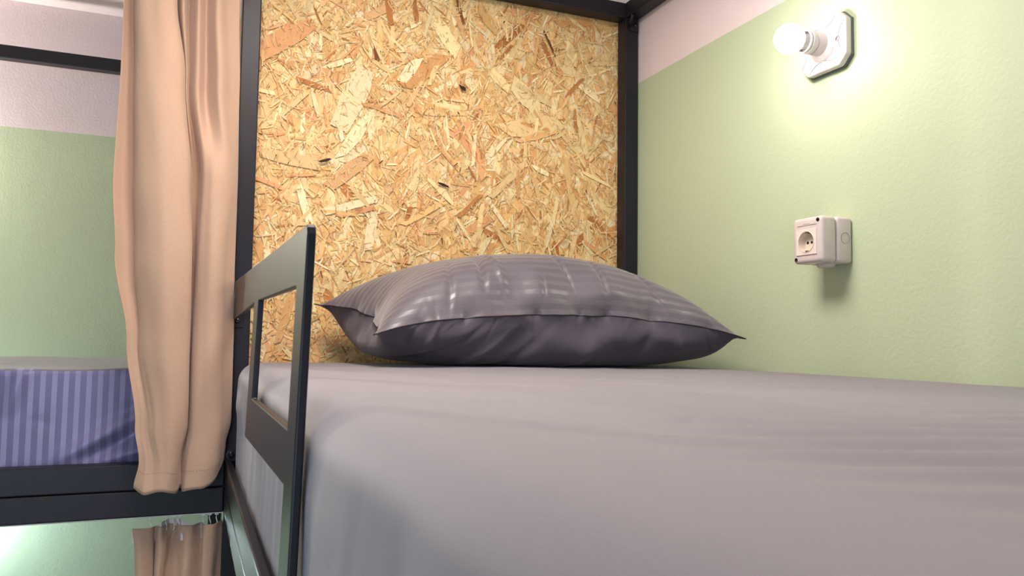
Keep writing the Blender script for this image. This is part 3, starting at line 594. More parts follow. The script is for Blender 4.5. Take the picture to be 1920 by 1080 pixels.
-1,-1,0,0,0,0,2,2,68,-2,-4,-4,-2,-2,-1,-1,-1,-2,-1,-1,-1,-1,-1,0,-1,-1,-1,0,-1,-1,0,-1,0,-1,0,0,-1,0,0,0,-1,0,-1,0,-1,0,0,0,0,1,2,67,-2,-4,-4,-3,-1,-1,-1,0,-1,-1,-1,-1,-1,0,-1,-1,
-1,0,-1,-1,0,-1,0,-1,0,-1,0,0,-1,0,0,-1,0,-1,0,-1,0,0,0,0,1,2,63,-1,-4,-3,-3,-1,-1,0,0,-1,-1,-1,0,-1,0,-1,-1,0,-1,-1,0,-1,0,-1,0,-1,0,-1,0,-1,0,0,-1,0,-1,0,-1,0,0,0,0,1,1,61,-1,-3,
-3,-2,-2,0,-1,1,-1,0,-1,-1,0,-1,0,0,-1,-1,0,-1,0,-1,0,-1,0,-1,0,-1,0,-1,0,-1,0,0,-1,0,-1,0,0,0,1,1,59,-2,-2,-3,-2,-1,0,-1,1,0,-1,0,-1,0,-1,0,0,-1,0,-1,0,-1,-1,0,-1,0,-1,0,-1,0,-1,
0,0,-1,0,-1,0,0,-1,0,0,1,1,58,-2,-3,-2,-2,-1,0,0,0,0,0,-1,0,0,-1,0,0,0,-1,-1,0,-1,0,-1,0,-1,0,-1,0,-1,0,-1,0,-1,0,-1,0,0,0,0,0,0,1,57,-3,-2,-2,-1,-1,-1,0,0,0,0,0,0,0,0,-1,0,0,-1,0,
-1,0,-1,0,-1,0,-1,0,-1,-1,0,-1,0,0,-1,0,-1,0,0,0,0,0,1,56,-3,-2,-2,-1,-1,0,0,0,0,0,0,0,0,0,0,-1,0,0,-1,0,-1,0,-1,0,-1,0,-1,-1,0,-1,0,-1,0,-1,0,0,0,-1,0,0,0,0,55,-3,-2,-1,-1,0,0,0,
0,0,0,0,0,0,0,0,-1,0,0,-1,0,0,-1,0,-1,-1,0,-1,0,-1,-1,0,-1,0,0,-1,0,0,0,-1,0,0,0,52,-2,-2,-1,0,0,1,0,0,0,0,0,0,0,0,0,-1,0,0,0,-1,0,-1,0,-1,0,-1,0,-1,-1,0,-1,-1,0,0,-1,0,0,0,-1,0,
-1,0,50,-1,-2,-1,1,1,0,1,0,0,0,0,0,0,0,0,-1,0,0,0,0,-1,0,-1,0,-1,0,-1,-1,0,-1,-1,0,-1,0,-1,0,0,-1,0,-1,-1,-1,51,-2,-2,-1,1,2,1,0,1,0,0,0,0,0,0,0,0,0,-1,0,0,0,-1,0,-1,0,-1,-1,0,-1,
-1,-1,-1,0,-1,0,-1,0,-1,0,-1,-1,-2,52,-3,-2,-1,1,2,1,1,0,1,0,0,1,0,0,0,0,0,0,0,-1,0,0,-1,0,-1,-1,0,-1,-1,-1,-1,-1,-1,-1,-1,-1,0,0,-1,-1,0,-1,50,-3,-2,-1,1,1,2,1,1,1,1,0,0,1,0,0,0,
0,0,0,0,0,-1,0,-1,-1,0,-1,0,-1,-2,-1,-1,-1,-2,-1,-1,-1,0,0,-1,-1,0,48,-3,-2,0,1,1,2,1,2,1,1,1,1,0,0,0,0,0,0,0,0,0,-1,0,-1,0,-1,0,-1,-1,-1,-2,-1,-2,-2,-1,-2,0,-1,0,0,-1,0,45,-2,-1,
0,1,2,2,1,2,1,2,1,1,0,0,1,0,0,0,0,0,-1,0,-1,0,-1,0,-1,-1,-1,-1,-2,-1,-2,-2,-2,-2,-1,0,-1,0,-1,0,44,-1,-1,1,1,2,1,2,2,2,2,1,1,1,0,0,0,0,0,0,0,0,-1,0,-1,0,-1,-1,-1,-1,-1,-2,-2,-2,-2,
-2,-1,-2,-1,0,-1,-1,-1,45,-1,0,1,1,2,1,2,2,2,2,2,1,1,0,0,0,0,0,0,0,0,-1,0,-1,0,-1,-1,0,-2,-1,-2,-2,-2,-2,-2,-2,-2,-1,-1,-1,-2,-1,47,-1,-1,1,2,2,2,2,2,2,2,2,1,1,0,1,0,0,0,0,0,-1,0,
-1,0,-1,0,-1,-1,-1,-2,-1,-2,-3,-2,-2,-3,-2,-1,-2,-1,-2,-1,48,-2,0,1,2,2,2,3,2,2,2,2,1,1,1,0,0,0,0,0,0,-1,0,0,-1,0,-1,-1,-1,-1,-2,-1,-2,-3,-2,-3,-2,-2,-2,-2,-2,-1,-1,48,-2,0,1,2,2,
3,2,3,2,2,2,1,1,1,0,0,0,0,0,0,0,-1,0,-1,0,-1,-1,-1,-1,-2,-1,-2,-3,-2,-3,-2,-2,-3,-2,-2,-1,-1,48,-2,-1,1,3,3,2,3,3,2,2,2,1,1,1,0,0,0,1,-1,0,0,-1,0,0,-1,-1,-1,-1,-1,-2,-1,-2,-3,-2,
-3,-3,-2,-3,-2,-2,-1,-1,47,-2,0,1,3,3,3,3,3,2,2,2,1,1,1,0,0,0,1,0,-1,0,0,-1,0,-1,-1,-1,-1,-1,-2,-1,-3,-2,-2,-3,-3,-3,-3,-2,-2,-1,0,43,0,1,2,3,3,3,3,3,2,2,2,1,1,0,1,0,0,0,0,0,0,0,
-1,0,-1,-1,-1,-1,-1,-2,-2,-2,-2,-3,-3,-3,-3,-3,-2,-2,0,-1,41,1,2,2,3,4,3,3,3,2,2,1,1,1,1,0,1,0,0,0,0,0,-1,0,-1,0,-1,-1,-1,-2,-1,-2,-2,-2,-3,-3,-3,-3,-3,-3,-1,-1,0,39,2,2,3,3,4,3,3,
3,2,1,2,1,1,0,1,0,0,1,0,0,-1,0,0,-1,-1,-1,-1,-1,-1,-2,-1,-2,-2,-3,-3,-3,-4,-3,-2,-2,-1,-1,40,2,3,3,3,4,3,3,2,2,2,1,1,1,1,0,0,1,0,0,0,-1,0,0,-1,-1,-1,-1,-1,-1,-1,-2,-1,-2,-3,-3,-3,
-4,-3,-3,-2,-1,-1,39,4,3,3,3,4,3,3,2,2,2,1,0,1,0,1,0,0,0,0,0,-1,0,-1,0,-1,-1,0,-1,-1,-1,-1,-2,-2,-2,-3,-3,-4,-3,-3,-2,-1,-1,39,3,3,4,3,4,3,2,3,1,2,0,1,0,0,0,0,0,0,0,-1,-1,0,-1,0,0,
-1,0,0,-1,-1,-1,-1,-2,-2,-3,-3,-3,-3,-3,-2,-2,-1,39,3,4,4,3,3,3,3,1,2,1,0,1,-1,0,0,-1,0,0,-1,-1,-2,-1,-1,1,0,1,0,0,0,-1,0,-1,-2,-1,-2,-3,-3,-3,-3,-3,-1,-1,38,4,3,4,4,3,2,2,1,1,0,0,
0,0,0,-1,-1,-1,-1,-1,-2,-3,-2,-1,2,2,1,0,1,0,0,0,0,-1,-1,-2,-2,-2,-3,-3,-2,-2,-1,38,4,4,4,3,2,2,0,0,0,0,0,-1,0,-1,0,-1,-2,-1,-2,-3,-4,-4,-1,3,3,2,1,0,0,1,2,1,0,-1,-1,-1,-1,-2,-3,
-2,-2,-1,39,3,4,3,3,1,0,-1,-1,-1,-1,0,-1,-1,-1,0,-1,-2,-2,-3,-4,-5,-5,-1,3,4,4,1,0,0,1,4,3,1,0,-1,0,-1,0,-1,-2,-3,-3,40,5,4,2,1,-1,-2,-2,-3,-1,-2,-1,-2,-1,0,0,-1,-2,-2,-4,-5,-6,-6,
-2,3,6,4,2,0,0,2,4,5,4,1,-1,0,0,2,0,-1,-2,-4,42,4,3,1,-2,-3,-4,-4,-3,-2,-2,-2,-2,-1,-1,0,-2,-2,-3,-3,-5,-6,-7,-2,2,6,5,3,0,0,2,5,6,5,3,1,0,1,3,2,1,-1,-3,41,3,1,-2,-4,-6,-5,-5,-5,
-3,-1,-2,-2,-1,-1,-2,-2,-4,-3,-2,-4,-5,-6,-3,2,4,5,4,0,-1,1,4,7,7,5,4,3,2,3,4,2,1,-1,41,0,-2,-5,-7,-9,-8,-8,-4,-2,-1,0,-1,-2,-2,-3,-5,-5,-3,0,-1,-3,-4,-2,0,3,3,2,-2,-3,-1,4,7,10,9,
7,5,5,4,5,3,1,2,44,-5,-6,-8,-12,-12,-14,-9,-2,1,2,1,-1,-2,-3,-4,-6,-7,-5,3,2,2,-1,-2,-1,1,1,-3,-7,-8,-4,6,13,12,12,10,8,6,6,5,3,-2,4,],
[-836,10,31,-4,37,0,35,3,33,4,33,3,34,3,34,3,32,0,37,-1,38,0,37,0,37,1,37,1,36,1,36,2,35,2,34,3,34,3,33,3,33,2,33,-1,37,1,35,-1,37,-1,36,0,37,1,34,1,36,2,35,2,34,3,34,3,32,-1,38,-1,
38,-1,38,-1,38,-1,38,0,37,1,36,0,36,2,32,-1,34,1,32,4,26,11,-1581,26,29,32,35,37,37,37,37,37,37,37,37,37,37,37,37,36,36,37,36,36,37,36,36,35,36,35,36,37,37,37,37,36,37,37,38,37,37,
36,36,34,32,28,25,-1550,24,25,30,32,36,37,37,37,38,37,37,37,37,38,37,36,36,37,36,36,37,37,36,36,36,35,36,36,36,37,37,38,37,37,38,37,37,37,36,35,33,29,24,20,-1527,21,23,27,30,34,36,
37,38,37,38,37,37,37,38,37,36,37,36,36,37,37,36,37,37,35,36,36,36,36,37,38,37,38,37,38,37,37,37,36,35,30,25,20,15,-1500,18,20,25,28,32,35,36,37,38,37,38,37,37,38,37,36,37,36,37,37,
36,37,37,37,36,36,36,36,37,37,38,37,38,37,38,37,37,37,36,32,28,21,15,13,-1471,14,18,22,26,30,33,35,37,37,38,37,38,37,37,38,37,36,37,36,37,37,37,37,37,36,37,36,37,37,37,38,37,38,38,
37,37,37,37,34,30,25,17,11,9,-1434,7,14,20,25,27,32,34,36,36,38,37,38,37,37,38,37,37,36,37,37,37,37,37,37,37,37,37,37,37,37,38,37,38,38,37,37,37,35,33,28,21,13,6,-2,-1397,7,14,19,
22,26,30,32,35,36,37,37,38,37,37,38,37,37,37,37,37,37,37,38,37,37,37,37,37,37,38,38,37,38,38,37,37,36,34,30,26,18,12,3,-4,-1383,15,16,18,21,23,28,31,34,36,36,37,37,38,37,37,38,37,
37,37,37,38,37,37,37,38,37,37,38,37,38,37,38,38,37,37,37,35,33,28,23,16,10,3,-5,-1367,18,17,18,19,22,26,30,33,35,36,36,37,37,38,37,38,37,37,38,37,37,38,37,37,38,37,37,38,38,37,38,
38,37,38,36,36,34,31,27,21,14,8,6,9,-1365,18,18,17,17,21,25,28,32,34,36,36,37,37,37,37,38,37,37,38,37,38,37,38,37,38,37,38,38,37,38,38,37,38,37,36,35,32,29,25,19,12,6,5,-1,-1333,
18,17,16,17,20,24,27,31,33,35,36,36,37,37,38,37,37,38,37,38,37,38,38,37,38,38,37,38,38,37,38,38,37,36,36,33,30,28,23,18,11,6,7,10,-1328,18,16,15,17,19,24,26,29,32,34,36,36,37,37,
37,37,38,37,38,38,37,38,38,37,38,38,38,37,38,38,37,38,37,36,34,32,28,26,22,18,11,6,5,6,-1305,16,14,14,17,20,23,26,28,31,33,35,36,37,37,37,37,38,37,38,37,38,38,38,37,38,38,38,38,37,
38,38,37,36,35,33,31,28,25,21,17,12,6,4,2,-1285,15,12,13,17,20,23,25,28,29,32,34,36,37,37,37,37,38,37,38,37,38,38,38,38,37,38,38,38,38,37,38,37,35,34,33,30,29,25,21,17,10,6,3,-4,
-1245,-2,7,11,16,20,23,25,27,29,31,33,35,37,37,37,37,38,37,38,37,38,38,38,38,38,37,38,38,38,37,38,36,35,34,32,30,30,26,21,15,10,5,6,11,-1266,7,9,11,14,20,23,25,27,28,31,32,35,36,
37,37,37,38,37,38,38,37,38,38,38,38,38,37,38,38,37,38,36,35,33,32,31,30,26,19,13,8,5,8,11,-1267,12,11,12,14,19,23,25,26,29,30,32,35,35,37,37,37,38,37,38,38,37,38,38,38,38,38,38,37,
38,38,36,37,34,34,32,31,29,24,18,10,5,5,9,15,-1264,14,12,13,15,19,22,24,27,28,30,32,34,36,36,37,37,38,37,38,38,38,37,38,38,38,38,38,38,37,38,36,36,35,34,32,30,28,22,16,8,3,5,8,10,
-1245,12,14,14,16,18,22,23,26,28,30,32,33,35,37,36,38,37,38,37,38,38,38,38,37,38,38,38,38,37,38,36,36,35,33,32,30,26,21,15,6,3,3,6,5,-1227,14,15,15,17,18,19,23,25,27,30,31,33,35,
36,37,37,37,38,38,37,38,38,38,38,38,37,38,38,38,37,36,36,35,33,31,29,25,20,14,7,3,2,2,-8,-1204,18,17,17,16,17,18,21,24,27,28,31,33,35,35,37,37,37,38,38,38,37,38,38,38,38,38,37,38,
38,37,36,36,34,33,31,27,24,20,14,7,4,4,6,6,-1217,20,18,18,17,16,17,19,22,26,28,31,32,34,36,36,37,38,37,38,38,38,37,38,38,38,38,38,37,38,37,36,36,34,32,30,27,23,18,14,8,5,6,11,14,
-1223,19,17,18,18,18,16,18,21,24,27,30,33,34,35,37,37,37,38,37,38,38,38,38,38,37,38,38,38,37,37,37,34,34,31,29,26,22,18,14,8,6,8,14,20,-1222,16,15,17,19,18,17,18,20,23,27,30,32,33,
36,36,37,37,38,38,37,38,38,38,38,38,38,37,38,38,37,35,35,32,31,28,25,22,18,13,9,6,9,15,16,-1203,10,11,15,17,19,18,19,21,23,26,29,32,33,36,36,37,37,37,38,38,38,37,38,38,38,38,38,37,
38,37,35,34,31,30,27,24,22,18,14,9,6,10,16,18,-1190,5,7,11,16,18,19,20,22,23,26,29,32,33,35,36,37,37,38,37,38,38,38,38,38,37,38,38,38,37,37,35,33,30,28,26,23,21,19,15,10,8,10,14,
12,-1165,-3,2,7,14,18,19,22,22,25,27,29,32,33,35,36,36,38,37,38,38,37,38,38,38,38,38,37,38,37,37,34,33,30,27,24,22,20,19,16,12,9,12,16,20,-1162,-13,-2,5,13,18,20,22,23,26,28,30,31,
34,34,36,37,37,37,38,38,38,38,37,38,38,38,38,37,37,36,35,33,30,27,24,21,19,18,16,13,10,12,17,22,-1188,3,2,6,14,18,20,23,24,26,28,31,31,33,35,36,36,37,38,38,37,38,38,38,38,38,37,38,
37,37,36,35,33,31,28,25,21,19,16,14,12,11,12,17,17,-1190,5,5,8,15,19,21,22,25,26,28,30,31,33,35,35,37,37,37,38,38,38,38,37,38,38,38,37,37,37,36,35,34,32,29,26,23,18,16,12,10,10,13,
19,23,-1207,10,7,11,16,19,22,23,24,25,28,29,31,32,35,35,36,37,38,38,37,38,38,38,38,37,38,38,37,36,36,35,34,33,30,28,23,20,16,12,10,9,13,20,24,-1214,11,9,13,17,19,22,22,24,24,27,28,
30,32,34,35,37,37,37,38,38,38,37,38,38,38,38,37,38,36,36,34,34,32,31,29,25,21,17,14,11,10,12,19,24,-1212,9,9,13,17,19,20,22,22,24,25,28,29,32,34,35,37,37,38,37,38,38,38,38,38,37,
38,38,37,36,36,34,33,31,31,30,26,23,20,16,13,11,12,15,14,-1199,8,8,11,17,19,19,20,22,23,25,27,29,32,34,36,36,38,37,38,38,38,37,38,38,38,38,37,38,36,35,34,32,32,30,29,28,25,22,18,
15,13,12,14,17,-1202,7,5,8,16,18,19,20,22,23,25,27,30,31,34,36,37,37,38,38,37,38,38,38,38,38,37,38,37,36,36,34,32,32,30,29,28,26,23,21,17,14,12,11,6,-1174,-9,-1,6,14,18,20,20,22,
24,25,28,30,32,34,36,37,37,37,38,38,38,38,37,38,38,38,37,38,36,36,34,34,32,30,29,27,26,24,22,19,16,12,10,5,-1194,1,0,5,13,18,20,22,22,24,26,29,30,33,35,35,37,37,38,38,38,37,38,38,
38,38,37,38,37,37,36,35,34,33,31,28,27,25,24,22,20,17,15,13,15,-1213,-2,-1,4,12,18,20,22,23,25,27,29,32,33,35,36,37,37,38,37,38,38,38,38,37,38,38,38,37,37,36,35,35,33,31,29,26,24,
21,21,20,18,17,17,19,-1216,-5,-4,2,11,17,20,22,24,25,29,30,33,34,35,36,36,38,37,38,38,38,37,38,38,38,38,37,38,37,36,36,34,33,31,29,25,23,20,18,19,18,19,21,24,-1213,-9,-6,0,8,15,20,
23,24,27,30,31,33,34,35,36,37,37,38,38,37,38,38,38,38,38,37,38,38,37,36,36,34,33,30,29,25,22,19,17,17,17,20,23,24,-1202,-16,-6,-1,5,14,20,24,26,27,30,32,33,34,35,37,36,38,37,38,38,
38,38,38,37,38,38,38,37,38,36,36,34,32,30,28,26,22,20,17,15,16,19,22,24,-1223,1,-1,0,5,14,21,24,26,28,30,32,33,34,36,36,37,38,37,38,38,38,37,38,38,38,38,37,38,37,37,36,34,31,30,27,
26,24,21,17,15,15,18,20,20,-1230,3,3,3,7,15,22,25,27,27,30,31,33,34,36,37,37,37,38,38,37,38,38,38,38,38,37,38,38,37,37,36,34,32,29,28,25,24,22,18,15,14,16,17,4,-1228,10,6,5,11,17,
23,26,26,27,28,31,33,34,36,37,37,38,38,37,38,38,38,38,37,38,38,38,37,38,37,37,34,33,30,28,26,24,21,18,14,14,17,19,20,-1253,8,7,8,13,19,24,25,25,26,28,30,33,35,36,37,37,37,38,38,38,
38,37,38,38,38,38,37,38,38,37,37,35,34,31,29,27,23,21,18,15,12,16,22,25,-1269,13,9,9,14,19,22,24,25,26,28,30,33,34,36,37,38,37,38,38,37,38,38,38,38,38,37,38,38,37,38,37,36,34,33,
30,27,24,21,18,15,12,15,21,26,-1265,10,9,9,12,17,21,23,25,26,28,31,32,35,36,37,37,38,38,37,38,38,38,38,37,38,38,38,37,38,37,38,36,35,33,32,28,25,21,19,15,12,14,19,25,-1259,7,7,8,
12,15,18,23,25,27,29,30,33,35,36,37,38,38,37,38,38,38,37,38,38,38,38,37,38,38,37,37,37,35,35,32,29,26,23,19,16,12,12,18,23,-1251,-3,4,8,11,15,17,22,26,28,29,32,34,35,37,37,38,37,
38,38,37,38,38,38,38,37,38,38,38,37,38,37,37,36,34,33,31,27,24,21,16,13,10,16,21,-1277,7,8,9,12,15,19,22,26,28,31,33,35,36,38,37,37,38,38,38,37,38,38,38,37,38,38,38,37,38,37,37,37,
37,35,34,32,28,26,22,17,13,9,13,18,-1299,12,10,11,14,18,21,22,26,29,32,35,35,37,37,38,37,38,38,37,38,38,38,37,38,38,38,37,38,37,38,37,37,36,36,35,33,30,27,23,19,13,8,9,7,-1303,10,
11,13,17,20,22,23,26,30,33,36,36,37,37,38,37,38,38,37,38,38,37,38,38,37,38,38,37,38,37,37,38,36,36,35,34,32,28,25,20,14,9,9,9,-1327,11,12,15,19,21,22,24,28,31,34,36,37,37,37,38,37,
38,38,37,38,38,37,38,38,37,38,37,38,37,38,37,37,37,36,36,34,33,30,26,22,15,11,10,13,-1356,13,14,16,20,21,23,26,30,33,35,36,37,37,38,37,38,37,38,37,38,38,37,38,37,38,37,38,37,38,37,
37,37,37,37,36,35,33,31,28,24,17,11,8,7,-1366,12,14,18,20,22,25,28,31,34,36,37,37,37,38,37,38,38,37,38,37,38,38,37,38,37,37,38,37,37,37,37,37,37,37,37,35,34,32,30,25,18,11,8,10,
-1385,11,14,18,21,24,27,30,33,36,36,37,38,37,38,37,38,37,38,37,38,38,37,37,38,37,37,37,38,37,36,37,37,37,37,37,36,35,33,31,26,19,10,4,-2,-1382,11,13,19,22,26,29,32,35,36,37,37,37,
38,37,38,37,38,37,38,37,38,37,38,37,37,37,37,37,37,37,36,37,37,37,37,36,36,34,32,27,20,11,2,-1,-1386,4,12,19,24,28,31,33,36,36,38,37,38,37,38,37,37,38,37,38,37,37,38,37,37,36,37,
37,37,37,37,36,36,37,37,37,36,37,35,33,29,22,11,3,-5,-1396,3,13,21,25,30,32,35,37,37,37,37,38,37,38,37,38,37,37,37,37,38,37,37,36,37,37,36,37,37,36,36,36,37,37,37,37,36,36,34,31,
24,16,7,4,-1439,13,17,22,28,31,34,36,37,37,37,38,37,38,37,38,37,37,37,37,37,37,37,36,37,37,36,36,37,36,36,36,36,37,37,37,37,36,36,35,33,27,19,11,9,-1470,18,20,25,30,32,36,36,37,38,
37,38,37,37,38,37,37,37,37,36,37,37,37,37,36,37,36,35,36,36,35,37,36,37,37,38,36,37,35,35,34,29,23,14,9,-1489,21,23,28,31,34,36,37,37,37,38,37,37,38,37,37,37,37,36,37,36,37,37,37,
36,37,35,36,35,36,35,36,37,37,37,37,36,37,35,35,34,32,25,17,11,-1507,24,27,30,33,35,35,37,37,37,37,38,37,37,37,37,37,37,37,36,36,37,37,37,37,36,36,36,35,35,36,36,35,36,36,37,37,36,
35,35,35,33,28,17,0,-1509,30,32,33,34,34,35,35,36,37,37,38,37,37,38,37,37,37,36,36,36,37,37,37,37,37,36,37,36,35,35,35,35,33,35,36,37,36,36,36,36,34,31,24,25,-1553,36,36,36,36,34,
33,30,36,37,37,37,38,38,38,37,38,38,35,34,35,37,38,37,38,38,37,38,37,34,35,35,35,27,34,36,36,37,37,37,37,38,34,23,33,-1559,33,35,36,36,36,36,36,36,37,38,37,38,38,37,38,37,36,36,36,
35,36,36,36,36,37,36,37,37,37,37,35,37,36,37,37,37,37,37,36,34,33,31,-1514,30,32,35,35,36,36,37,37,37,38,37,38,37,38,37,37,37,36,37,36,36,36,36,36,37,36,37,37,37,38,36,37,37,37,36,
37,37,37,35,33,30,26,-1501,26,30,34,35,35,37,36,37,38,37,38,37,38,37,38,37,37,37,37,37,37,36,36,36,37,36,37,37,37,38,37,37,37,37,37,36,37,36,33,30,26,23,-1484,23,28,32,34,36,36,36,
37,38,37,38,37,38,37,38,37,37,38,37,38,37,36,37,36,37,36,37,37,37,38,37,38,37,37,37,36,36,34,30,26,23,20,-1463,20,26,31,33,35,36,36,37,37,37,38,38,37,38,37,37,38,38,37,38,37,37,37,
37,37,37,36,37,38,37,37,38,37,37,37,37,34,32,27,23,19,18,-1441,18,24,28,32,34,35,37,36,38,37,38,37,38,37,38,37,38,37,38,38,37,38,37,37,37,37,37,37,38,37,37,38,37,37,37,36,33,30,25,
20,16,14,-1416,14,21,27,31,33,35,36,36,37,38,37,38,37,38,37,38,38,37,38,38,38,37,37,38,37,38,37,37,37,38,37,37,38,37,36,35,32,29,24,18,12,7,-1392,12,20,25,30,32,34,36,36,37,38,37,
38,37,38,37,38,38,37,38,38,38,37,38,37,38,37,38,37,38,37,38,37,37,37,36,34,31,28,22,16,9,4,-1375,13,18,24,29,32,33,36,36,37,37,37,38,37,38,37,38,38,38,37,38,38,38,37,38,38,37,38,
38,37,38,37,37,37,36,35,33,30,27,21,15,7,2,-1359,13,16,23,28,32,33,35,35,37,37,37,38,37,38,38,37,38,38,38,38,37,38,38,38,37,38,38,38,37,38,37,37,37,35,34,32,29,26,20,13,8,4,-1347,
11,15,22,27,31,32,35,35,37,37,37,37,38,37,38,38,38,37,38,38,38,38,38,37,38,38,38,37,38,37,38,37,36,35,33,31,27,24,20,13,7,1,-1330,11,14,20,26,30,32,34,36,36,36,37,38,37,38,38,37,
38,38,38,38,37,38,38,38,38,38,37,38,38,37,37,37,36,34,32,30,25,23,18,14,8,2,-1318,10,13,19,26,29,32,33,35,36,36,37,37,38,37,38,38,38,37,38,38,38,38,38,38,37,38,38,38,37,38,37,36,
36,33,31,27,23,20,18,14,8,2,-1301,8,12,20,25,28,31,33,34,36,36,37,37,37,38,38,37,38,38,38,38,38,37,38,38,38,38,37,38,38,37,37,36,35,32,28,24,20,18,17,14,10,3,-1282,5,12,19,25,28,
30,32,34,35,36,37,37,37,38,37,38,38,38,37,38,38,38,38,38,37,38,38,38,37,38,36,36,33,30,26,21,18,16,15,14,11,7,-1261,1,10,19,25,27,30,31,33,34,36,37,37,37,38,37,38,38,37,38,38,38,
38,37,38,38,37,38,38,38,37,36,34,32,28,25,20,16,15,13,13,13,13,-1252,3,10,19,24,27,29,30,32,34,35,37,37,37,38,37,38,38,37,38,38,37,38,38,37,38,38,37,38,38,37,35,34,30,28,24,21,17,
14,12,10,11,15,-1243,6,12,19,23,26,28,29,31,33,35,37,37,37,38,37,38,38,37,38,38,37,37,38,38,37,38,38,37,38,37,35,33,31,28,25,22,18,13,10,7,8,13,-1232,9,13,19,23,25,27,28,30,32,35,
36,37,38,37,38,37,38,38,37,37,38,37,37,38,37,38,38,37,38,37,35,34,31,29,26,22,18,13,7,4,5,10,-1219,12,14,19,22,24,25,27,30,31,34,36,37,38,37,38,38,38,37,37,37,37,37,38,37,37,38,38,
37,38,37,36,33,32,29,26,23,18,12,5,3,2,5,-1205,13,16,19,21,22,25,26,29,31,34,36,37,37,38,38,37,38,37,37,37,37,37,37,37,38,37,38,37,38,37,35,35,32,29,26,22,18,11,7,2,0,1,-1196,15,
17,19,20,21,24,25,29,31,34,35,37,38,37,38,38,37,38,36,37,36,37,37,38,37,37,38,37,38,36,36,34,33,28,25,22,18,13,9,5,1,2,-1199,15,18,20,20,21,22,24,28,31,33,36,37,37,38,38,37,37,38,
36,37,36,36,38,37,37,37,38,37,37,37,36,34,32,28,24,21,19,15,13,8,3,2,-1202,15,19,21,20,20,21,23,26,30,33,35,37,38,38,37,37,38,37,36,36,36,37,37,37,37,37,38,37,37,37,36,33,32,28,24,
21,20,17,15,10,5,2,-1202,15,20,22,21,19,19,20,25,28,33,35,37,38,37,38,37,37,36,37,36,36,36,38,37,37,37,37,37,37,37,35,34,31,29,25,22,21,18,16,11,4,-1,-1194,15,20,21,20,19,17,19,23,
27,32,36,36,38,38,37,37,37,36,36,36,36,37,37,37,37,37,37,37,37,37,35,34,32,29,26,24,21,19,16,10,3,-3,-1184,13,18,19,19,18,17,19,22,27,32,35,37,37,38,37,37,36,37,36,36,36,37,37,37,
37,37,36,37,37,37,36,34,32,30,27,25,22,19,16,9,1,-6,-1174,10,15,16,17,17,18,20,23,28,32,35,37,37,38,37,37,36,37,36,36,36,36,37,38,36,37,37,37,36,37,36,35,32,30,28,25,23,19,16,9,2,
-5,-1174,7,11,13,15,17,20,22,25,29,32,35,37,38,37,38,37,36,36,37,35,36,37,37,37,37,37,36,37,36,37,36,35,33,30,28,26,23,19,16,10,2,-5,-1185,11,10,11,15,19,21,24,26,30,33,35,37,37,
38,37,37,37,36,36,36,36,36,38,37,36,37,36,37,36,37,36,35,33,31,28,26,23,20,16,10,3,-7,-1193,11,11,11,17,20,22,25,28,30,33,35,36,38,37,38,37,37,36,36,36,35,37,37,37,37,36,37,36,37,
36,37,34,33,31,29,26,24,20,16,11,3,-5,-1203,12,11,12,17,21,23,26,28,30,33,35,37,37,38,37,37,37,37,36,35,36,37,37,37,37,36,36,37,36,37,36,34,33,31,29,27,24,20,16,11,4,-3,-1207,12,
11,12,15,20,23,26,29,31,34,35,37,37,38,37,38,37,36,36,36,36,36,37,37,37,37,36,36,37,36,36,35,33,31,29,26,24,21,16,11,5,-2,-1205,10,10,10,13,19,22,27,30,32,34,36,37,37,38,37,38,37,
37,36,36,35,37,37,37,37,36,37,36,36,36,36,35,33,31,29,27,24,21,16,11,5,-2,-1200,9,9,9,11,16,22,27,30,33,35,35,37,38,38,37,38,37,37,36,36,36,36,37,37,37,37,36,37,36,36,36,34,33,31,
29,27,24,21,17,11,6,0,-1196,8,9,8,9,14,20,27,30,33,34,36,37,38,38,37,38,37,37,37,35,36,37,37,37,37,36,37,36,37,36,35,35,33,31,29,26,24,21,17,12,6,0,-1186,6,8,7,7,12,19,26,30,32,34,
36,37,38,37,38,38,37,37,37,36,36,36,38,36,37,37,37,36,36,37,35,35,33,31,28,26,24,20,18,13,7,2,-1187,10,7,5,6,11,18,26,30,32,34,36,36,38,37,38,37,38,37,37,36,36,37,37,37,37,37,36,
37,36,36,36,35,33,30,27,25,23,20,18,14,11,7,-1191,10,5,3,6,13,20,26,29,32,33,35,37,37,37,38,37,38,37,37,37,36,37,37,37,36,37,37,37,36,36,36,35,32,29,26,24,22,19,17,16,13,12,-1192,
7,3,2,9,16,23,26,29,30,32,34,36,37,37,38,37,38,37,37,37,36,37,37,37,37,37,37,36,37,36,36,34,32,28,25,22,20,18,17,16,15,16,-1191,2,1,5,12,20,24,27,28,29,31,33,36,36,37,37,38,38,37,
37,37,37,37,37,37,37,37,36,37,37,37,35,34,31,28,25,21,18,17,15,15,16,17,-1191,-1,1,7,16,23,25,27,28,28,31,33,34,37,37,37,38,37,38,37,37,37,37,37,37,37,37,37,37,37,37,36,34,31,29,
24,21,17,15,14,14,15,18,-1202,1,3,10,19,24,26,27,28,29,31,33,35,36,37,38,38,37,38,37,37,37,37,38,37,37,37,37,37,37,37,36,34,32,29,26,21,17,14,14,13,14,15,-1214,3,6,13,20,24,26,27,
29,30,32,34,35,37,37,38,37,38,38,37,37,37,38,37,37,38,37,37,37,38,37,35,35,32,29,27,22,19,16,13,13,12,9,-1224,4,9,14,20,25,26,27,29,32,33,35,36,37,37,38,37,38,38,37,37,38,37,38,37,
37,37,38,37,38,37,36,34,32,30,28,24,20,18,14,13,12,10,-1241,5,10,15,21,24,26,27,30,33,34,35,36,37,38,37,38,38,37,38,37,38,37,38,37,38,37,38,37,38,37,36,34,33,31,28,25,22,18,15,13,
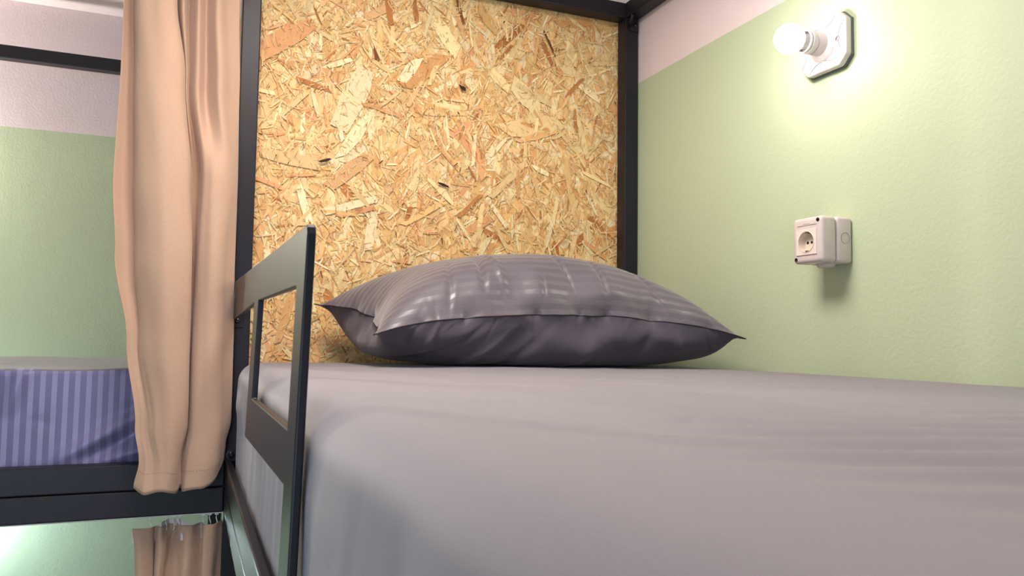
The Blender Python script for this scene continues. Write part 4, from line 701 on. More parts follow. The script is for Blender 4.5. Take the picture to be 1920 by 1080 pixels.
11,12,-1252,4,10,16,21,24,26,28,30,33,34,36,37,37,38,37,38,38,37,38,37,38,38,37,38,37,38,38,37,38,37,36,34,34,31,28,26,21,19,15,13,12,12,-1254,1,7,16,22,25,26,29,30,33,35,36,36,38,
37,38,38,38,37,38,38,37,38,38,37,38,38,37,38,37,37,36,36,33,32,28,26,22,18,16,13,13,12,-1255,-4,5,16,22,26,27,29,31,33,35,37,36,38,37,38,38,37,38,38,38,37,38,38,38,37,38,38,37,38,
37,36,35,35,32,29,26,23,19,17,13,13,11,-1260,-7,4,15,23,26,28,30,32,34,35,37,37,37,37,38,38,38,37,38,38,38,38,37,38,38,38,37,38,37,37,37,35,35,33,30,27,24,21,17,14,12,10,-1277,-3,
4,16,24,27,29,31,33,34,36,37,37,37,38,37,38,38,38,37,38,38,38,38,37,38,38,38,37,37,37,37,36,35,33,31,28,26,21,19,15,12,7,-1294,0,7,16,25,28,30,32,34,35,36,37,37,37,38,37,38,38,38,
38,37,38,38,38,38,38,37,38,37,38,37,37,36,35,34,31,29,26,23,20,17,11,4,-1308,3,8,18,25,29,31,33,34,36,36,37,37,38,37,38,37,38,38,38,38,38,37,38,38,38,37,38,37,38,37,37,36,36,34,32,
30,27,24,21,18,12,4,-1325,6,10,18,26,29,32,34,35,35,37,37,37,38,37,38,38,38,37,38,38,38,38,37,38,38,37,38,37,38,37,37,37,36,34,33,31,28,25,22,18,13,6,-1343,9,12,19,27,30,32,34,35,
36,37,37,38,37,38,38,37,38,38,38,37,38,38,37,38,37,38,38,37,37,38,37,37,36,35,34,32,29,26,22,18,12,7,-1356,10,14,22,27,31,32,35,35,37,36,38,37,38,38,37,38,38,37,38,38,37,38,37,37,
38,38,37,37,38,37,37,37,37,36,34,33,30,27,23,17,11,7,-1368,12,17,24,28,31,33,34,36,37,37,37,38,38,37,38,38,37,38,38,37,38,37,37,37,37,38,37,38,37,37,38,37,37,36,35,34,31,28,23,16,
10,3,-1373,14,19,25,29,31,34,35,36,37,37,37,38,38,37,38,38,37,38,38,37,37,37,36,37,37,38,37,37,38,37,37,38,36,37,36,34,33,29,24,16,9,3,-1380,14,21,26,29,32,34,36,36,37,37,37,38,38,
37,38,38,37,38,37,38,36,36,37,36,37,37,38,37,37,38,37,37,37,36,37,35,34,31,25,18,9,3,-1392,15,23,27,30,33,35,35,37,37,37,38,37,38,37,38,37,38,38,37,37,36,36,36,36,37,37,37,38,37,
37,37,37,37,36,37,36,35,32,28,20,12,7,-1415,20,25,28,31,34,35,36,37,37,37,38,37,38,37,37,38,37,38,37,37,36,36,36,36,36,37,37,37,37,37,37,37,37,36,37,36,36,33,30,23,15,11,-1436,24,
27,30,32,35,36,36,36,37,37,38,37,37,38,37,37,38,37,37,37,36,36,36,35,37,36,37,37,37,37,36,37,36,37,36,37,36,35,31,25,18,14,-1452,26,29,32,34,35,36,36,37,36,37,37,38,37,37,37,37,38,
37,37,37,36,36,35,36,37,36,37,36,37,36,37,36,36,36,36,37,36,35,34,28,21,15,-1466,29,32,34,35,35,35,36,36,37,36,38,37,37,37,37,37,37,37,37,37,36,36,36,37,36,37,36,36,36,37,36,35,35,
36,35,37,36,36,35,31,25,15,-1476,32,34,36,34,35,34,35,36,37,37,37,38,37,37,38,36,37,36,36,37,37,36,37,37,37,37,36,36,35,36,35,33,35,35,35,37,36,37,37,34,29,22,],
[359,-1,14,-12,22,-22,29,-28,32,-31,34,-33,35,-34,35,-33,34,-33,31,-33,32,-33,32,-32,31,-33,33,-33,33,-34,33,-33,32,-33,32,-32,31,-33,33,-34,36,-36,39,-37,39,-38,41,-35,38,-35,37,
-35,37,-37,39,-36,37,-36,37,-36,37,-39,40,-37,39,-36,38,-37,38,-37,38,-35,36,-35,37,-35,36,-34,35,-33,32,-30,27,-28,22,-24,17,-12,2,2,-42,23,19,13,8,4,3,2,1,-1,-1,-1,-1,0,0,0,-2,
-1,-1,1,3,4,3,2,3,2,2,2,1,2,1,2,1,1,1,0,1,0,0,0,-3,-7,-11,-16,-20,-40,28,25,19,12,8,5,3,2,0,0,-1,-1,0,0,0,-1,-2,0,1,3,4,3,3,2,2,2,2,3,2,1,2,1,0,0,0,-1,0,-1,-3,-6,-11,-16,-23,-27,
-41,32,28,24,18,11,8,5,4,1,1,-1,0,-1,0,1,0,-1,-1,1,2,4,4,2,3,1,2,2,3,3,2,1,1,-1,0,-1,-2,-2,-2,-5,-9,-16,-21,-28,-32,-42,34,31,27,22,16,11,8,5,3,2,1,0,-1,0,1,1,0,0,1,2,2,3,3,3,2,1,
2,3,3,2,0,0,0,-2,-1,-3,-3,-5,-8,-12,-20,-26,-31,-35,-43,35,32,29,25,20,15,11,7,5,4,2,1,1,0,1,2,0,1,1,2,2,3,2,3,2,1,2,2,2,1,1,-1,-1,-2,-2,-4,-5,-7,-11,-16,-24,-29,-34,-36,-44,35,33,
31,27,23,18,14,10,7,5,4,3,2,2,1,1,1,1,2,3,2,2,2,3,2,1,1,2,1,0,-1,-1,-1,-3,-3,-5,-7,-9,-15,-20,-27,-31,-35,-35,-47,35,34,31,29,26,21,16,13,9,7,6,4,4,2,3,1,1,2,2,3,3,1,2,2,3,1,0,1,0,
-1,-1,-2,-2,-3,-5,-6,-9,-12,-18,-24,-29,-32,-35,-35,-48,35,33,32,31,27,24,18,15,11,8,8,6,5,4,3,3,1,2,3,4,3,2,1,1,2,1,0,-1,-1,-1,-2,-3,-3,-4,-5,-8,-11,-15,-21,-26,-31,-33,-36,-35,
-47,34,33,33,31,29,26,21,16,13,10,9,7,6,6,4,4,2,3,3,4,3,2,1,1,1,1,-1,-2,-2,-2,-3,-2,-4,-5,-7,-9,-14,-18,-23,-28,-32,-34,-37,-38,-44,34,34,33,32,30,27,23,19,14,12,10,8,7,7,5,5,4,3,
4,3,3,2,1,1,1,-1,-1,-3,-2,-3,-3,-3,-4,-6,-8,-12,-17,-20,-26,-29,-32,-35,-36,-39,-43,34,34,33,33,31,28,24,21,16,14,11,9,8,7,6,5,5,4,4,3,3,2,1,1,0,-1,-2,-2,-3,-3,-3,-4,-4,-8,-11,-14,
-20,-23,-27,-29,-32,-34,-35,-35,-48,34,34,34,33,31,29,26,22,19,15,12,9,9,7,6,6,6,4,4,4,2,2,1,1,-1,-1,-1,-3,-3,-3,-3,-4,-6,-9,-13,-18,-21,-25,-28,-30,-31,-33,-34,-36,-48,35,35,34,
32,31,29,27,24,20,17,14,10,9,7,7,6,5,5,4,4,3,2,1,0,-1,-1,-1,-3,-2,-3,-3,-5,-8,-11,-16,-19,-23,-26,-28,-30,-31,-32,-34,-35,-50,36,36,34,32,30,29,28,25,22,19,14,12,9,8,7,5,6,5,4,4,2,
2,1,0,0,-1,-1,-2,-2,-3,-4,-6,-9,-14,-18,-20,-23,-25,-29,-30,-31,-32,-34,-35,-55,40,36,35,32,31,28,28,26,23,20,16,13,10,8,7,5,6,5,4,4,2,2,1,0,0,-1,-1,-1,-2,-3,-5,-7,-12,-15,-19,-21,
-22,-24,-28,-31,-33,-33,-35,-34,-52,38,36,35,33,31,29,27,26,24,21,17,14,11,8,7,6,5,5,4,4,2,2,1,1,0,-1,-1,-1,-2,-4,-5,-9,-12,-17,-19,-21,-21,-25,-28,-32,-34,-35,-35,-36,-46,36,37,
35,33,32,29,27,26,24,22,18,14,12,9,7,6,5,5,4,4,2,2,1,1,0,0,-1,-1,-3,-4,-6,-10,-13,-17,-19,-21,-22,-26,-29,-33,-35,-35,-36,-36,-43,37,36,35,33,32,30,28,26,25,22,18,15,12,10,8,6,5,5,
4,3,3,2,1,1,0,0,-1,-1,-3,-5,-7,-11,-13,-17,-19,-21,-24,-27,-31,-34,-35,-35,-34,-34,-45,37,36,34,34,32,31,29,26,25,22,19,17,13,10,8,6,5,5,4,3,2,2,2,1,1,0,-1,-2,-3,-5,-8,-11,-14,-17,
-19,-23,-25,-29,-32,-35,-34,-33,-33,-33,-47,37,35,34,34,33,31,29,28,25,22,20,17,14,11,9,6,5,5,4,3,2,2,2,1,1,0,-1,-2,-4,-5,-9,-11,-14,-17,-21,-24,-27,-30,-33,-34,-34,-32,-29,-26,
-56,35,34,34,34,33,32,30,28,26,24,20,18,15,12,8,7,5,4,4,3,2,2,2,1,1,0,-1,-2,-4,-6,-9,-11,-15,-18,-22,-24,-28,-31,-34,-35,-34,-31,-28,-29,-51,34,33,34,33,33,33,31,29,27,24,21,19,15,
12,9,7,5,4,4,2,3,2,2,1,1,0,-1,-2,-5,-6,-9,-12,-16,-19,-22,-26,-29,-31,-34,-35,-34,-31,-28,-30,-47,34,33,33,32,33,33,32,30,28,24,22,19,15,12,10,7,5,5,3,3,2,2,2,1,1,0,-1,-2,-4,-7,-9,
-13,-17,-20,-23,-27,-29,-33,-34,-35,-34,-30,-28,-29,-45,35,34,32,32,32,32,32,30,29,25,22,19,16,12,10,7,6,5,3,3,2,2,2,2,0,0,-1,-2,-4,-7,-10,-14,-18,-21,-24,-27,-30,-33,-34,-35,-34,
-31,-28,-30,-39,35,34,32,31,32,32,31,31,28,26,23,19,16,13,10,8,6,4,4,2,3,2,2,1,1,-1,-1,-2,-4,-7,-11,-15,-19,-22,-26,-27,-30,-32,-34,-35,-34,-31,-29,-29,-35,35,34,33,31,31,32,31,30,
28,26,22,20,16,14,10,9,6,5,3,2,3,2,2,1,0,0,-1,-2,-5,-7,-12,-16,-20,-24,-26,-29,-30,-31,-32,-34,-35,-31,-30,-30,-30,36,35,33,31,32,31,31,29,28,25,22,20,17,14,11,8,7,4,4,2,2,2,2,1,1,
0,-2,-2,-5,-8,-13,-17,-21,-24,-28,-29,-30,-30,-32,-34,-33,-32,-30,-28,-29,36,36,34,32,32,31,30,29,27,24,23,20,17,14,11,9,6,5,3,2,2,2,2,1,1,0,-2,-3,-6,-9,-13,-17,-21,-24,-28,-29,
-31,-31,-32,-33,-34,-32,-30,-29,-28,39,37,35,32,32,31,30,29,26,24,22,21,17,14,12,9,6,5,3,2,2,2,1,2,0,0,-2,-4,-7,-10,-13,-16,-20,-23,-27,-29,-31,-33,-33,-33,-34,-34,-31,-34,-18,38,
37,35,33,31,31,30,28,27,24,22,21,17,15,12,9,7,4,3,2,2,2,2,1,1,-1,-2,-5,-8,-10,-13,-16,-19,-22,-26,-28,-32,-33,-34,-34,-35,-33,-31,-29,-22,37,36,35,32,31,31,29,29,27,25,23,20,19,15,
12,10,6,5,2,2,2,2,1,2,0,0,-2,-5,-9,-11,-13,-16,-18,-22,-24,-28,-31,-33,-35,-35,-35,-34,-30,-28,-26,38,36,34,31,31,30,30,29,27,26,24,22,18,16,13,9,6,4,3,2,2,1,2,1,1,0,-3,-5,-8,-12,
-14,-17,-19,-21,-23,-27,-30,-32,-35,-35,-35,-33,-31,-28,-27,37,35,32,31,31,30,30,29,29,27,25,22,19,16,12,9,6,3,3,2,2,1,1,2,0,0,-2,-5,-9,-12,-15,-18,-20,-21,-23,-25,-28,-32,-33,-34,
-35,-33,-32,-34,-22,36,34,32,30,31,31,30,30,29,27,26,22,19,16,11,8,6,4,3,2,1,2,1,1,1,-1,-2,-5,-9,-13,-16,-18,-20,-22,-22,-25,-27,-29,-32,-33,-35,-33,-32,-33,-26,36,35,31,30,30,31,
31,30,29,27,26,22,19,15,11,8,6,4,3,2,1,2,1,1,0,0,-3,-5,-9,-12,-16,-18,-20,-21,-24,-24,-27,-28,-31,-32,-33,-34,-34,-34,-29,38,36,32,30,30,31,31,30,29,27,25,22,18,15,11,8,5,4,3,2,2,
1,1,1,0,0,-3,-5,-9,-11,-15,-17,-19,-22,-23,-26,-26,-29,-29,-32,-33,-34,-34,-35,-29,37,36,33,31,31,31,30,30,29,26,24,21,18,14,11,8,5,4,3,3,1,1,1,1,0,-1,-2,-6,-8,-11,-13,-16,-18,-22,
-23,-26,-28,-29,-30,-31,-32,-34,-34,-35,-33,40,36,35,32,31,31,30,30,28,26,22,20,17,14,11,8,5,4,3,2,2,1,1,0,1,-1,-3,-5,-8,-10,-13,-15,-18,-21,-23,-27,-28,-30,-31,-31,-33,-32,-34,
-33,-32,38,37,36,33,31,32,30,29,27,24,22,18,17,13,11,8,6,4,3,2,1,1,1,0,0,0,-3,-4,-7,-10,-12,-15,-18,-21,-24,-27,-29,-31,-32,-32,-32,-32,-32,-31,-30,38,37,36,34,32,31,30,28,26,23,
21,18,15,14,11,8,5,4,3,2,1,1,1,0,0,-1,-2,-4,-7,-8,-12,-15,-19,-21,-24,-27,-29,-32,-32,-33,-32,-31,-30,-28,-30,37,37,37,34,33,30,29,27,25,23,20,18,15,13,11,7,6,4,2,2,1,1,1,0,0,-1,
-2,-4,-5,-8,-12,-15,-18,-22,-25,-27,-29,-31,-32,-33,-32,-30,-29,-28,-28,37,36,37,35,32,29,28,27,25,22,21,17,15,13,9,8,5,3,3,2,1,1,1,0,0,-2,-2,-3,-5,-7,-11,-15,-19,-22,-25,-27,-28,
-30,-31,-32,-32,-30,-28,-27,-33,38,38,36,34,32,29,27,26,25,23,21,17,15,12,9,7,4,4,2,2,2,1,0,0,0,-2,-2,-4,-4,-7,-9,-14,-18,-23,-25,-27,-28,-29,-30,-32,-31,-29,-28,-29,-34,38,37,37,
34,30,28,26,27,26,24,20,18,15,11,8,6,5,3,2,2,2,1,0,0,-1,-1,-3,-3,-5,-6,-8,-12,-17,-22,-24,-27,-28,-29,-30,-32,-32,-29,-27,-28,-38,38,37,36,33,30,27,27,27,26,25,21,17,14,11,8,5,4,3,
3,2,1,1,1,0,-1,-2,-2,-4,-4,-6,-8,-11,-15,-20,-23,-26,-28,-30,-30,-32,-32,-30,-27,-26,-43,38,37,35,33,30,27,27,28,26,24,21,18,13,10,7,5,4,3,3,2,1,1,1,0,-1,-2,-2,-4,-4,-5,-8,-10,-14,
-18,-22,-25,-27,-30,-31,-32,-33,-31,-28,-26,-44,37,37,35,33,31,28,27,27,25,24,21,17,13,9,7,4,4,3,3,2,2,1,1,0,-1,-2,-2,-4,-4,-5,-7,-10,-13,-16,-20,-24,-27,-30,-31,-33,-33,-31,-28,
-26,-47,37,37,35,34,31,29,27,26,25,22,21,16,12,8,6,5,3,4,3,2,2,1,1,0,-1,-1,-3,-3,-5,-5,-7,-9,-11,-15,-19,-22,-27,-29,-31,-32,-33,-32,-30,-27,-50,40,37,36,34,32,30,27,26,24,21,18,
15,10,8,5,4,4,4,3,2,3,1,1,0,0,-2,-3,-3,-5,-5,-7,-8,-11,-13,-17,-21,-25,-28,-31,-32,-33,-32,-32,-29,-44,37,37,35,34,32,30,28,26,23,20,15,13,9,6,5,5,3,4,3,3,3,1,1,1,-1,-2,-2,-4,-4,
-6,-6,-8,-10,-12,-15,-20,-23,-26,-30,-32,-33,-33,-34,-32,-38,36,37,35,33,31,30,28,26,21,18,13,11,7,6,5,5,4,4,3,3,2,2,1,1,-1,-1,-2,-4,-4,-5,-7,-7,-9,-11,-15,-17,-22,-24,-29,-31,-33,
-34,-36,-38,-31,37,35,35,32,30,30,28,25,20,15,12,9,7,6,5,5,4,3,4,2,3,1,2,0,0,-1,-2,-3,-3,-5,-6,-7,-9,-11,-13,-16,-19,-24,-26,-30,-33,-35,-36,-37,-34,37,36,33,32,30,29,27,23,18,14,
10,9,6,6,5,4,4,4,3,2,2,2,1,1,0,0,-2,-2,-4,-4,-5,-6,-8,-10,-12,-15,-18,-22,-25,-29,-32,-34,-36,-36,-37,36,36,33,31,30,28,25,21,16,12,10,7,7,5,5,3,4,3,3,2,1,2,1,1,1,0,-1,-2,-3,-3,-5,
-5,-7,-9,-11,-13,-17,-20,-23,-28,-31,-34,-36,-37,-37,36,35,33,31,29,27,23,19,14,10,8,7,6,4,4,3,3,3,3,2,1,1,1,0,1,1,-1,-1,-2,-3,-3,-4,-6,-7,-9,-12,-15,-18,-22,-26,-30,-34,-36,-38,
-37,37,35,32,30,28,25,21,16,11,9,7,6,5,4,3,2,2,3,2,2,1,0,0,0,1,1,1,-1,-2,-2,-3,-2,-4,-5,-7,-10,-13,-16,-20,-25,-28,-34,-36,-38,-36,36,35,32,29,26,22,18,13,10,7,5,5,4,4,2,1,2,2,3,1,
1,0,-1,0,0,2,1,0,-2,-2,-2,-2,-2,-2,-5,-7,-11,-14,-17,-23,-27,-33,-37,-38,-35,36,34,31,28,24,19,14,11,7,6,4,4,3,3,1,1,2,1,2,1,0,0,0,-1,1,2,2,0,-1,-3,-3,-1,-1,0,-3,-4,-8,-10,-15,-20,
-26,-31,-37,-38,-34,35,33,30,25,21,15,12,8,5,4,3,3,3,2,1,1,0,2,1,1,0,-1,0,0,1,2,2,0,-1,-2,-2,-2,0,0,-1,-2,-4,-7,-10,-17,-23,-31,-35,-38,-34,35,31,28,22,16,12,8,6,4,3,2,2,2,2,0,1,0,
0,1,1,0,0,0,0,2,2,1,0,0,-1,-2,-2,0,-1,0,0,-2,-2,-7,-12,-19,-28,-34,-37,-34,33,29,24,18,12,8,6,4,3,2,1,2,1,1,0,0,0,0,1,1,1,0,0,1,1,2,0,1,0,1,-1,-1,-1,-1,-1,0,0,0,-2,-7,-15,-24,-30,
-35,-36,31,25,19,13,8,5,4,3,2,1,1,1,1,0,0,0,-1,1,1,2,1,0,0,1,1,1,1,1,1,1,0,0,-1,-1,-2,0,0,1,1,-3,-9,-18,-25,-31,-36,24,19,14,8,4,4,2,2,1,0,1,0,0,1,0,0,0,1,1,2,1,1,0,1,1,1,1,1,1,1,
0,0,-1,-1,-1,-1,1,1,3,0,-4,-11,-17,-18,-44,14,12,7,4,3,1,1,2,0,0,0,0,0,0,1,0,1,1,3,0,1,1,1,0,1,1,2,1,0,0,0,0,-1,0,0,0,1,2,2,2,0,-4,-10,-4,-47,2,2,2,2,1,0,-2,3,-1,-2,1,-1,1,2,0,1,
-1,4,6,-5,2,1,0,2,1,1,2,1,-1,-1,-1,0,-2,1,2,1,2,2,2,3,2,6,-14,-7,-31,-8,-5,0,1,0,0,-1,-2,-2,-1,-1,-1,0,-1,-1,-2,-1,0,0,2,2,4,3,3,0,1,1,1,1,2,2,2,2,2,2,1,2,3,3,4,7,12,-47,-17,-10,
-4,-1,1,-2,-2,-3,-2,-2,-1,-1,0,-2,-1,-2,-1,0,0,2,3,4,3,2,1,0,0,1,1,2,3,3,2,2,2,2,2,3,6,9,15,20,-44,-24,-16,-9,-4,-2,-1,-3,-3,-3,-2,-1,-1,-1,-1,-2,-3,-1,0,0,2,3,3,4,2,1,0,-1,1,1,2,
3,3,4,3,3,2,3,5,9,15,21,26,-43,-27,-21,-15,-8,-5,-3,-3,-3,-3,-2,-2,0,-1,-2,-3,-2,-2,-1,1,1,2,3,4,3,1,-1,0,1,1,2,3,4,4,4,3,3,5,9,15,21,26,29,-43,-30,-24,-19,-14,-8,-6,-4,-4,-3,-3,
-1,-1,-1,-2,-3,-3,-2,-1,0,1,1,3,4,3,1,0,0,1,2,3,3,4,4,4,4,5,8,14,20,25,30,31,-44,-31,-27,-21,-18,-12,-9,-7,-5,-4,-3,-2,-1,-2,-2,-2,-3,-2,-1,0,0,1,3,3,2,0,1,1,2,2,3,4,4,4,4,6,8,12,
18,24,29,31,33,-45,-32,-28,-23,-20,-16,-12,-9,-7,-5,-4,-3,-1,-2,-3,-2,-3,-2,-1,0,0,1,2,2,1,1,0,2,2,3,4,4,4,5,5,8,12,16,21,27,30,33,35,-46,-33,-29,-26,-21,-18,-14,-11,-9,-7,-5,-3,
-3,-3,-2,-3,-2,-2,-1,-1,0,1,1,2,1,0,1,2,3,3,4,5,5,6,7,11,14,19,24,27,31,34,37,-46,-34,-31,-26,-23,-19,-16,-12,-10,-8,-6,-5,-4,-4,-3,-2,-3,-1,-2,-1,0,0,1,1,0,1,2,3,3,4,4,5,6,7,10,
13,17,20,25,29,32,34,37,-45,-35,-32,-28,-23,-20,-17,-13,-11,-9,-8,-6,-5,-4,-3,-3,-3,-2,-1,-1,-1,0,0,1,0,2,2,3,4,4,4,6,7,8,11,15,19,23,26,30,32,35,36,-45,-35,-33,-28,-24,-21,-18,
-14,-12,-10,-8,-7,-6,-4,-4,-3,-3,-2,-2,-1,-1,-1,0,1,1,2,2,3,4,4,5,6,7,10,13,16,21,24,27,31,33,35,36,-45,-36,-33,-29,-25,-22,-18,-15,-13,-11,-9,-7,-6,-5,-4,-4,-3,-2,-2,-1,-1,-1,0,1,
1,1,3,3,3,5,5,6,8,11,14,18,22,26,29,31,34,35,37,-47,-36,-34,-29,-26,-22,-20,-16,-14,-11,-10,-7,-7,-5,-4,-4,-3,-3,-2,-2,-1,0,0,1,1,1,3,2,4,4,5,7,8,12,16,20,24,28,30,33,33,36,36,-49,
-37,-33,-30,-26,-24,-20,-18,-15,-12,-10,-8,-6,-6,-4,-4,-3,-3,-2,-2,-1,0,0,0,2,1,2,3,3,4,5,7,10,13,18,22,27,30,31,33,33,35,35,-52,-36,-33,-30,-27,-24,-22,-18,-17,-13,-10,-8,-7,-5,
-5,-4,-3,-3,-2,-1,-1,-1,0,1,1,1,2,3,3,3,5,8,11,16,20,24,29,31,32,33,33,34,34,-55,-36,-33,-29,-27,-26,-22,-21,-17,-14,-11,-8,-7,-6,-4,-4,-3,-2,-2,-1,-1,0,0,1,1,0,2,2,2,4,5,8,13,18,
22,26,30,31,33,33,33,33,33,-55,-36,-33,-30,-28,-25,-24,-22,-19,-15,-12,-8,-6,-6,-4,-4,-2,-2,-2,-1,0,0,1,0,1,0,1,1,2,3,6,9,15,19,24,26,29,31,34,33,34,33,32,-53,-36,-34,-30,-28,-27,
-25,-22,-21,-16,-13,-8,-6,-5,-4,-3,-2,-2,-1,0,0,0,0,1,0,-1,0,2,1,3,6,10,15,20,24,26,29,31,34,34,35,33,32,-50,-36,-34,-30,-29,-27,-26,-24,-21,-18,-13,-9,-6,-4,-4,-3,-1,-1,-1,0,1,-1,
1,0,-1,0,-1,1,2,3,5,10,16,19,24,26,29,31,34,35,36,34,34,-50,-35,-33,-31,-29,-28,-27,-25,-22,-19,-14,-10,-6,-3,-3,-2,-1,-1,0,0,1,0,-1,0,0,-1,0,0,2,2,6,10,15,19,23,26,29,32,34,36,36,
36,34,-49,-34,-33,-31,-30,-29,-28,-25,-23,-20,-14,-10,-6,-4,-1,-2,0,0,-1,1,1,-1,0,-1,0,0,0,0,1,2,6,10,14,19,23,26,30,32,34,35,36,37,37,-50,-35,-32,-31,-31,-30,-28,-26,-23,-20,-15,
-10,-6,-3,-1,-1,1,0,0,0,1,-1,-1,0,0,0,0,0,0,3,5,10,14,19,23,27,30,32,34,34,36,37,37,-49,-34,-32,-31,-31,-30,-29,-27,-24,-20,-15,-10,-5,-3,-2,1,0,1,0,0,1,-1,-1,-1,1,0,0,0,0,2,6,10,
14,19,23,27,31,32,33,34,35,36,37,-46,-34,-31,-30,-31,-30,-30,-28,-25,-21,-15,-9,-6,-2,-2,0,1,1,0,0,1,-1,-1,-1,1,1,-1,0,0,2,5,10,15,19,23,28,30,31,33,33,35,35,38,-43,-33,-30,-29,
-30,-31,-31,-30,-26,-21,-15,-9,-5,-2,-2,-1,1,1,0,0,1,-1,-1,0,0,1,-1,0,0,2,5,10,15,19,23,27,29,31,32,34,34,35,38,-38,-32,-29,-29,-30,-31,-32,-31,-27,-22,-15,-9,-4,-3,-1,-1,0,1,0,1,
0,-1,-1,0,1,0,0,-1,1,2,5,10,14,19,22,26,29,30,32,34,34,36,37,-33,-32,-29,-29,-30,-32,-33,-31,-27,-22,-16,-9,-4,-2,-1,-1,0,1,0,1,0,-1,-1,0,1,1,-1,0,1,2,5,9,14,18,22,25,28,31,32,33,
34,36,37,-29,-33,-29,-30,-32,-32,-32,-30,-27,-22,-16,-9,-5,-1,-1,0,0,1,0,1,0,-1,-1,0,1,1,0,0,1,2,5,9,13,18,21,25,28,30,32,33,35,36,37,-27,-34,-31,-32,-32,-32,-32,-29,-25,-21,-16,
-9,-5,-1,-1,0,1,0,0,1,0,-1,-1,0,1,1,0,1,2,2,4,8,13,18,21,25,27,30,32,33,35,36,36,-26,-34,-33,-33,-33,-31,-30,-28,-25,-20,-15,-10,-5,-1,-1,0,1,1,0,0,1,-2,-1,0,1,1,0,1,2,3,4,8,13,17,
21,25,27,29,32,33,35,35,35,-23,-35,-35,-34,-32,-30,-29,-27,-25,-20,-15,-10,-5,-2,0,0,1,1,0,0,1,-2,-1,0,1,1,0,1,2,3,4,8,13,18,21,24,26,30,31,34,34,36,36,-25,-36,-35,-34,-32,-30,-29,
-26,-24,-20,-15,-10,-5,-2,0,0,1,1,0,0,1,-2,-1,0,1,1,0,1,2,2,5,8,14,17,21,24,26,29,32,33,35,36,36,-26,-36,-36,-34,-33,-31,-28,-26,-23,-19,-15,-9,-5,-2,0,0,1,1,0,0,1,-2,-1,0,1,1,0,1,
2,2,4,9,14,17,21,24,26,29,31,34,35,36,36,-26,-36,-36,-36,-34,-31,-29,-25,-22,-19,-14,-9,-5,-1,-1,1,1,1,-1,1,0,-1,-1,0,1,1,0,0,2,2,5,9,14,17,21,24,27,28,31,33,35,37,36,-26,-36,-37,
-36,-34,-32,-29,-25,-22,-18,-13,-9,-5,-2,0,1,1,0,0,0,1,-1,-1,0,1,1,0,0,2,2,5,9,14,17,21,24,27,28,31,33,35,37,36,-26,-36,-36,-36,-35,-33,-29,-25,-21,-18,-14,-9,-4,-2,0,0,1,0,0,1,1,
-1,-1,0,1,1,-1,1,2,1,5,10,14,17,21,24,27,29,30,34,34,37,36,-26,-36,-35,-36,-35,-33,-29,-25,-22,-18,-14,-9,-4,-2,0,0,0,1,0,1,1,-1,-1,1,0,1,-1,1,1,2,5,9,14,18,21,24,27,29,32,33,34,
36,37,-27,-35,-35,-36,-35,-32,-29,-25,-22,-19,-14,-10,-4,-1,-1,0,0,0,1,1,0,0,-1,1,0,1,-1,1,1,2,5,9,14,18,21,25,28,30,31,33,34,36,36,-28,-34,-35,-35,-34,-32,-28,-25,-23,-20,-15,-10,
-4,-1,-1,-1,0,0,0,1,1,0,-1,1,0,1,-1,1,1,2,5,9,14,18,22,26,29,30,32,33,34,35,35,-29,-35,-35,-34,-32,-29,-27,-26,-23,-21,-17,-11,-5,-1,-1,-1,-1,0,0,1,1,-1,0,1,0,0,0,1,1,2,5,9,14,19,
23,27,30,31,32,33,34,34,34,-32,-35,-35,-32,-30,-27,-26,-26,-24,-23,-19,-12,-6,-1,-2,-1,-1,0,1,1,1,-1,0,0,1,0,0,0,2,2,5,10,14,19,24,27,30,32,33,33,34,34,33,-34,-37,-35,-31,-27,-26,
-26,-26,-25,-23,-20,-13,-7,-2,-1,-1,-1,0,1,1,0,0,0,0,0,1,0,0,2,3,5,10,14,19,23,27,30,33,34,34,34,33,33,-36,-38,-35,-31,-27,-26,-26,-26,-24,-23,-19,-14,-6,-3,-1,-1,-1,0,1,1,0,0,-1,
0,1,1,0,0,2,4,5,10,14,19,22,27,30,32,35,34,35,33,33,-38,-38,-35,-32,-27,-27,-26,-26,-24,-21,-18,-13,-7,-2,-2,-1,-1,0,1,0,1,0,-1,0,1,1,0,1,2,3,6,10,14,19,23,25,30,31,34,35,34,34,34,
-40,-37,-35,-32,-29,-27,-27,-25,-23,-20,-16,-12,-7,-3,-2,-2,0,0,0,0,1,0,-1,0,1,1,1,1,2,4,6,10,15,18,22,25,28,31,33,34,35,35,35,-42,-36,-35,-32,-29,-28,-26,-25,-22,-19,-15,-11,-7,
-4,-3,-1,-1,-1,0,0,1,0,0,0,0,1,2,1,3,4,7,10,14,18,21,25,27,30,33,34,35,35,36,-44,-36,-33,-32,-29,-28,-26,-24,-22,-17,-15,-11,-7,-4,-3,-2,-1,-1,-1,0,0,0,0,0,1,1,2,2,4,5,7,10,13,17,
21,24,27,30,32,34,34,36,35,-45,-36,-33,-30,-29,-27,-25,-24,-21,-17,-14,-10,-8,-4,-4,-2,-2,-2,-1,0,0,0,0,1,0,2,2,3,5,5,7,10,13,16,20,23,27,29,32,34,34,35,36,-48,-35,-33,-29,-27,-26,
-26,-23,-20,-16,-13,-10,-7,-5,-4,-3,-3,-2,-1,-1,0,1,0,0,1,2,3,3,5,6,7,10,12,16,18,22,26,29,32,33,34,35,35,-48,-35,-32,-29,-26,-26,-24,-23,-19,-15,-11,-10,-7,-5,-5,-3,-3,-2,-2,-1,0,
0,1,0,2,2,3,4,4,6,8,9,12,14,18,21,25,28,31,32,34,35,35,-46,-35,-33,-28,-27,-25,-23,-21,-17,-15,-10,-9,-7,-6,-4,-4,-3,-3,-1,-2,0,0,1,0,2,2,4,4,5,6,7,9,11,14,17,20,24,27,30,31,34,34,
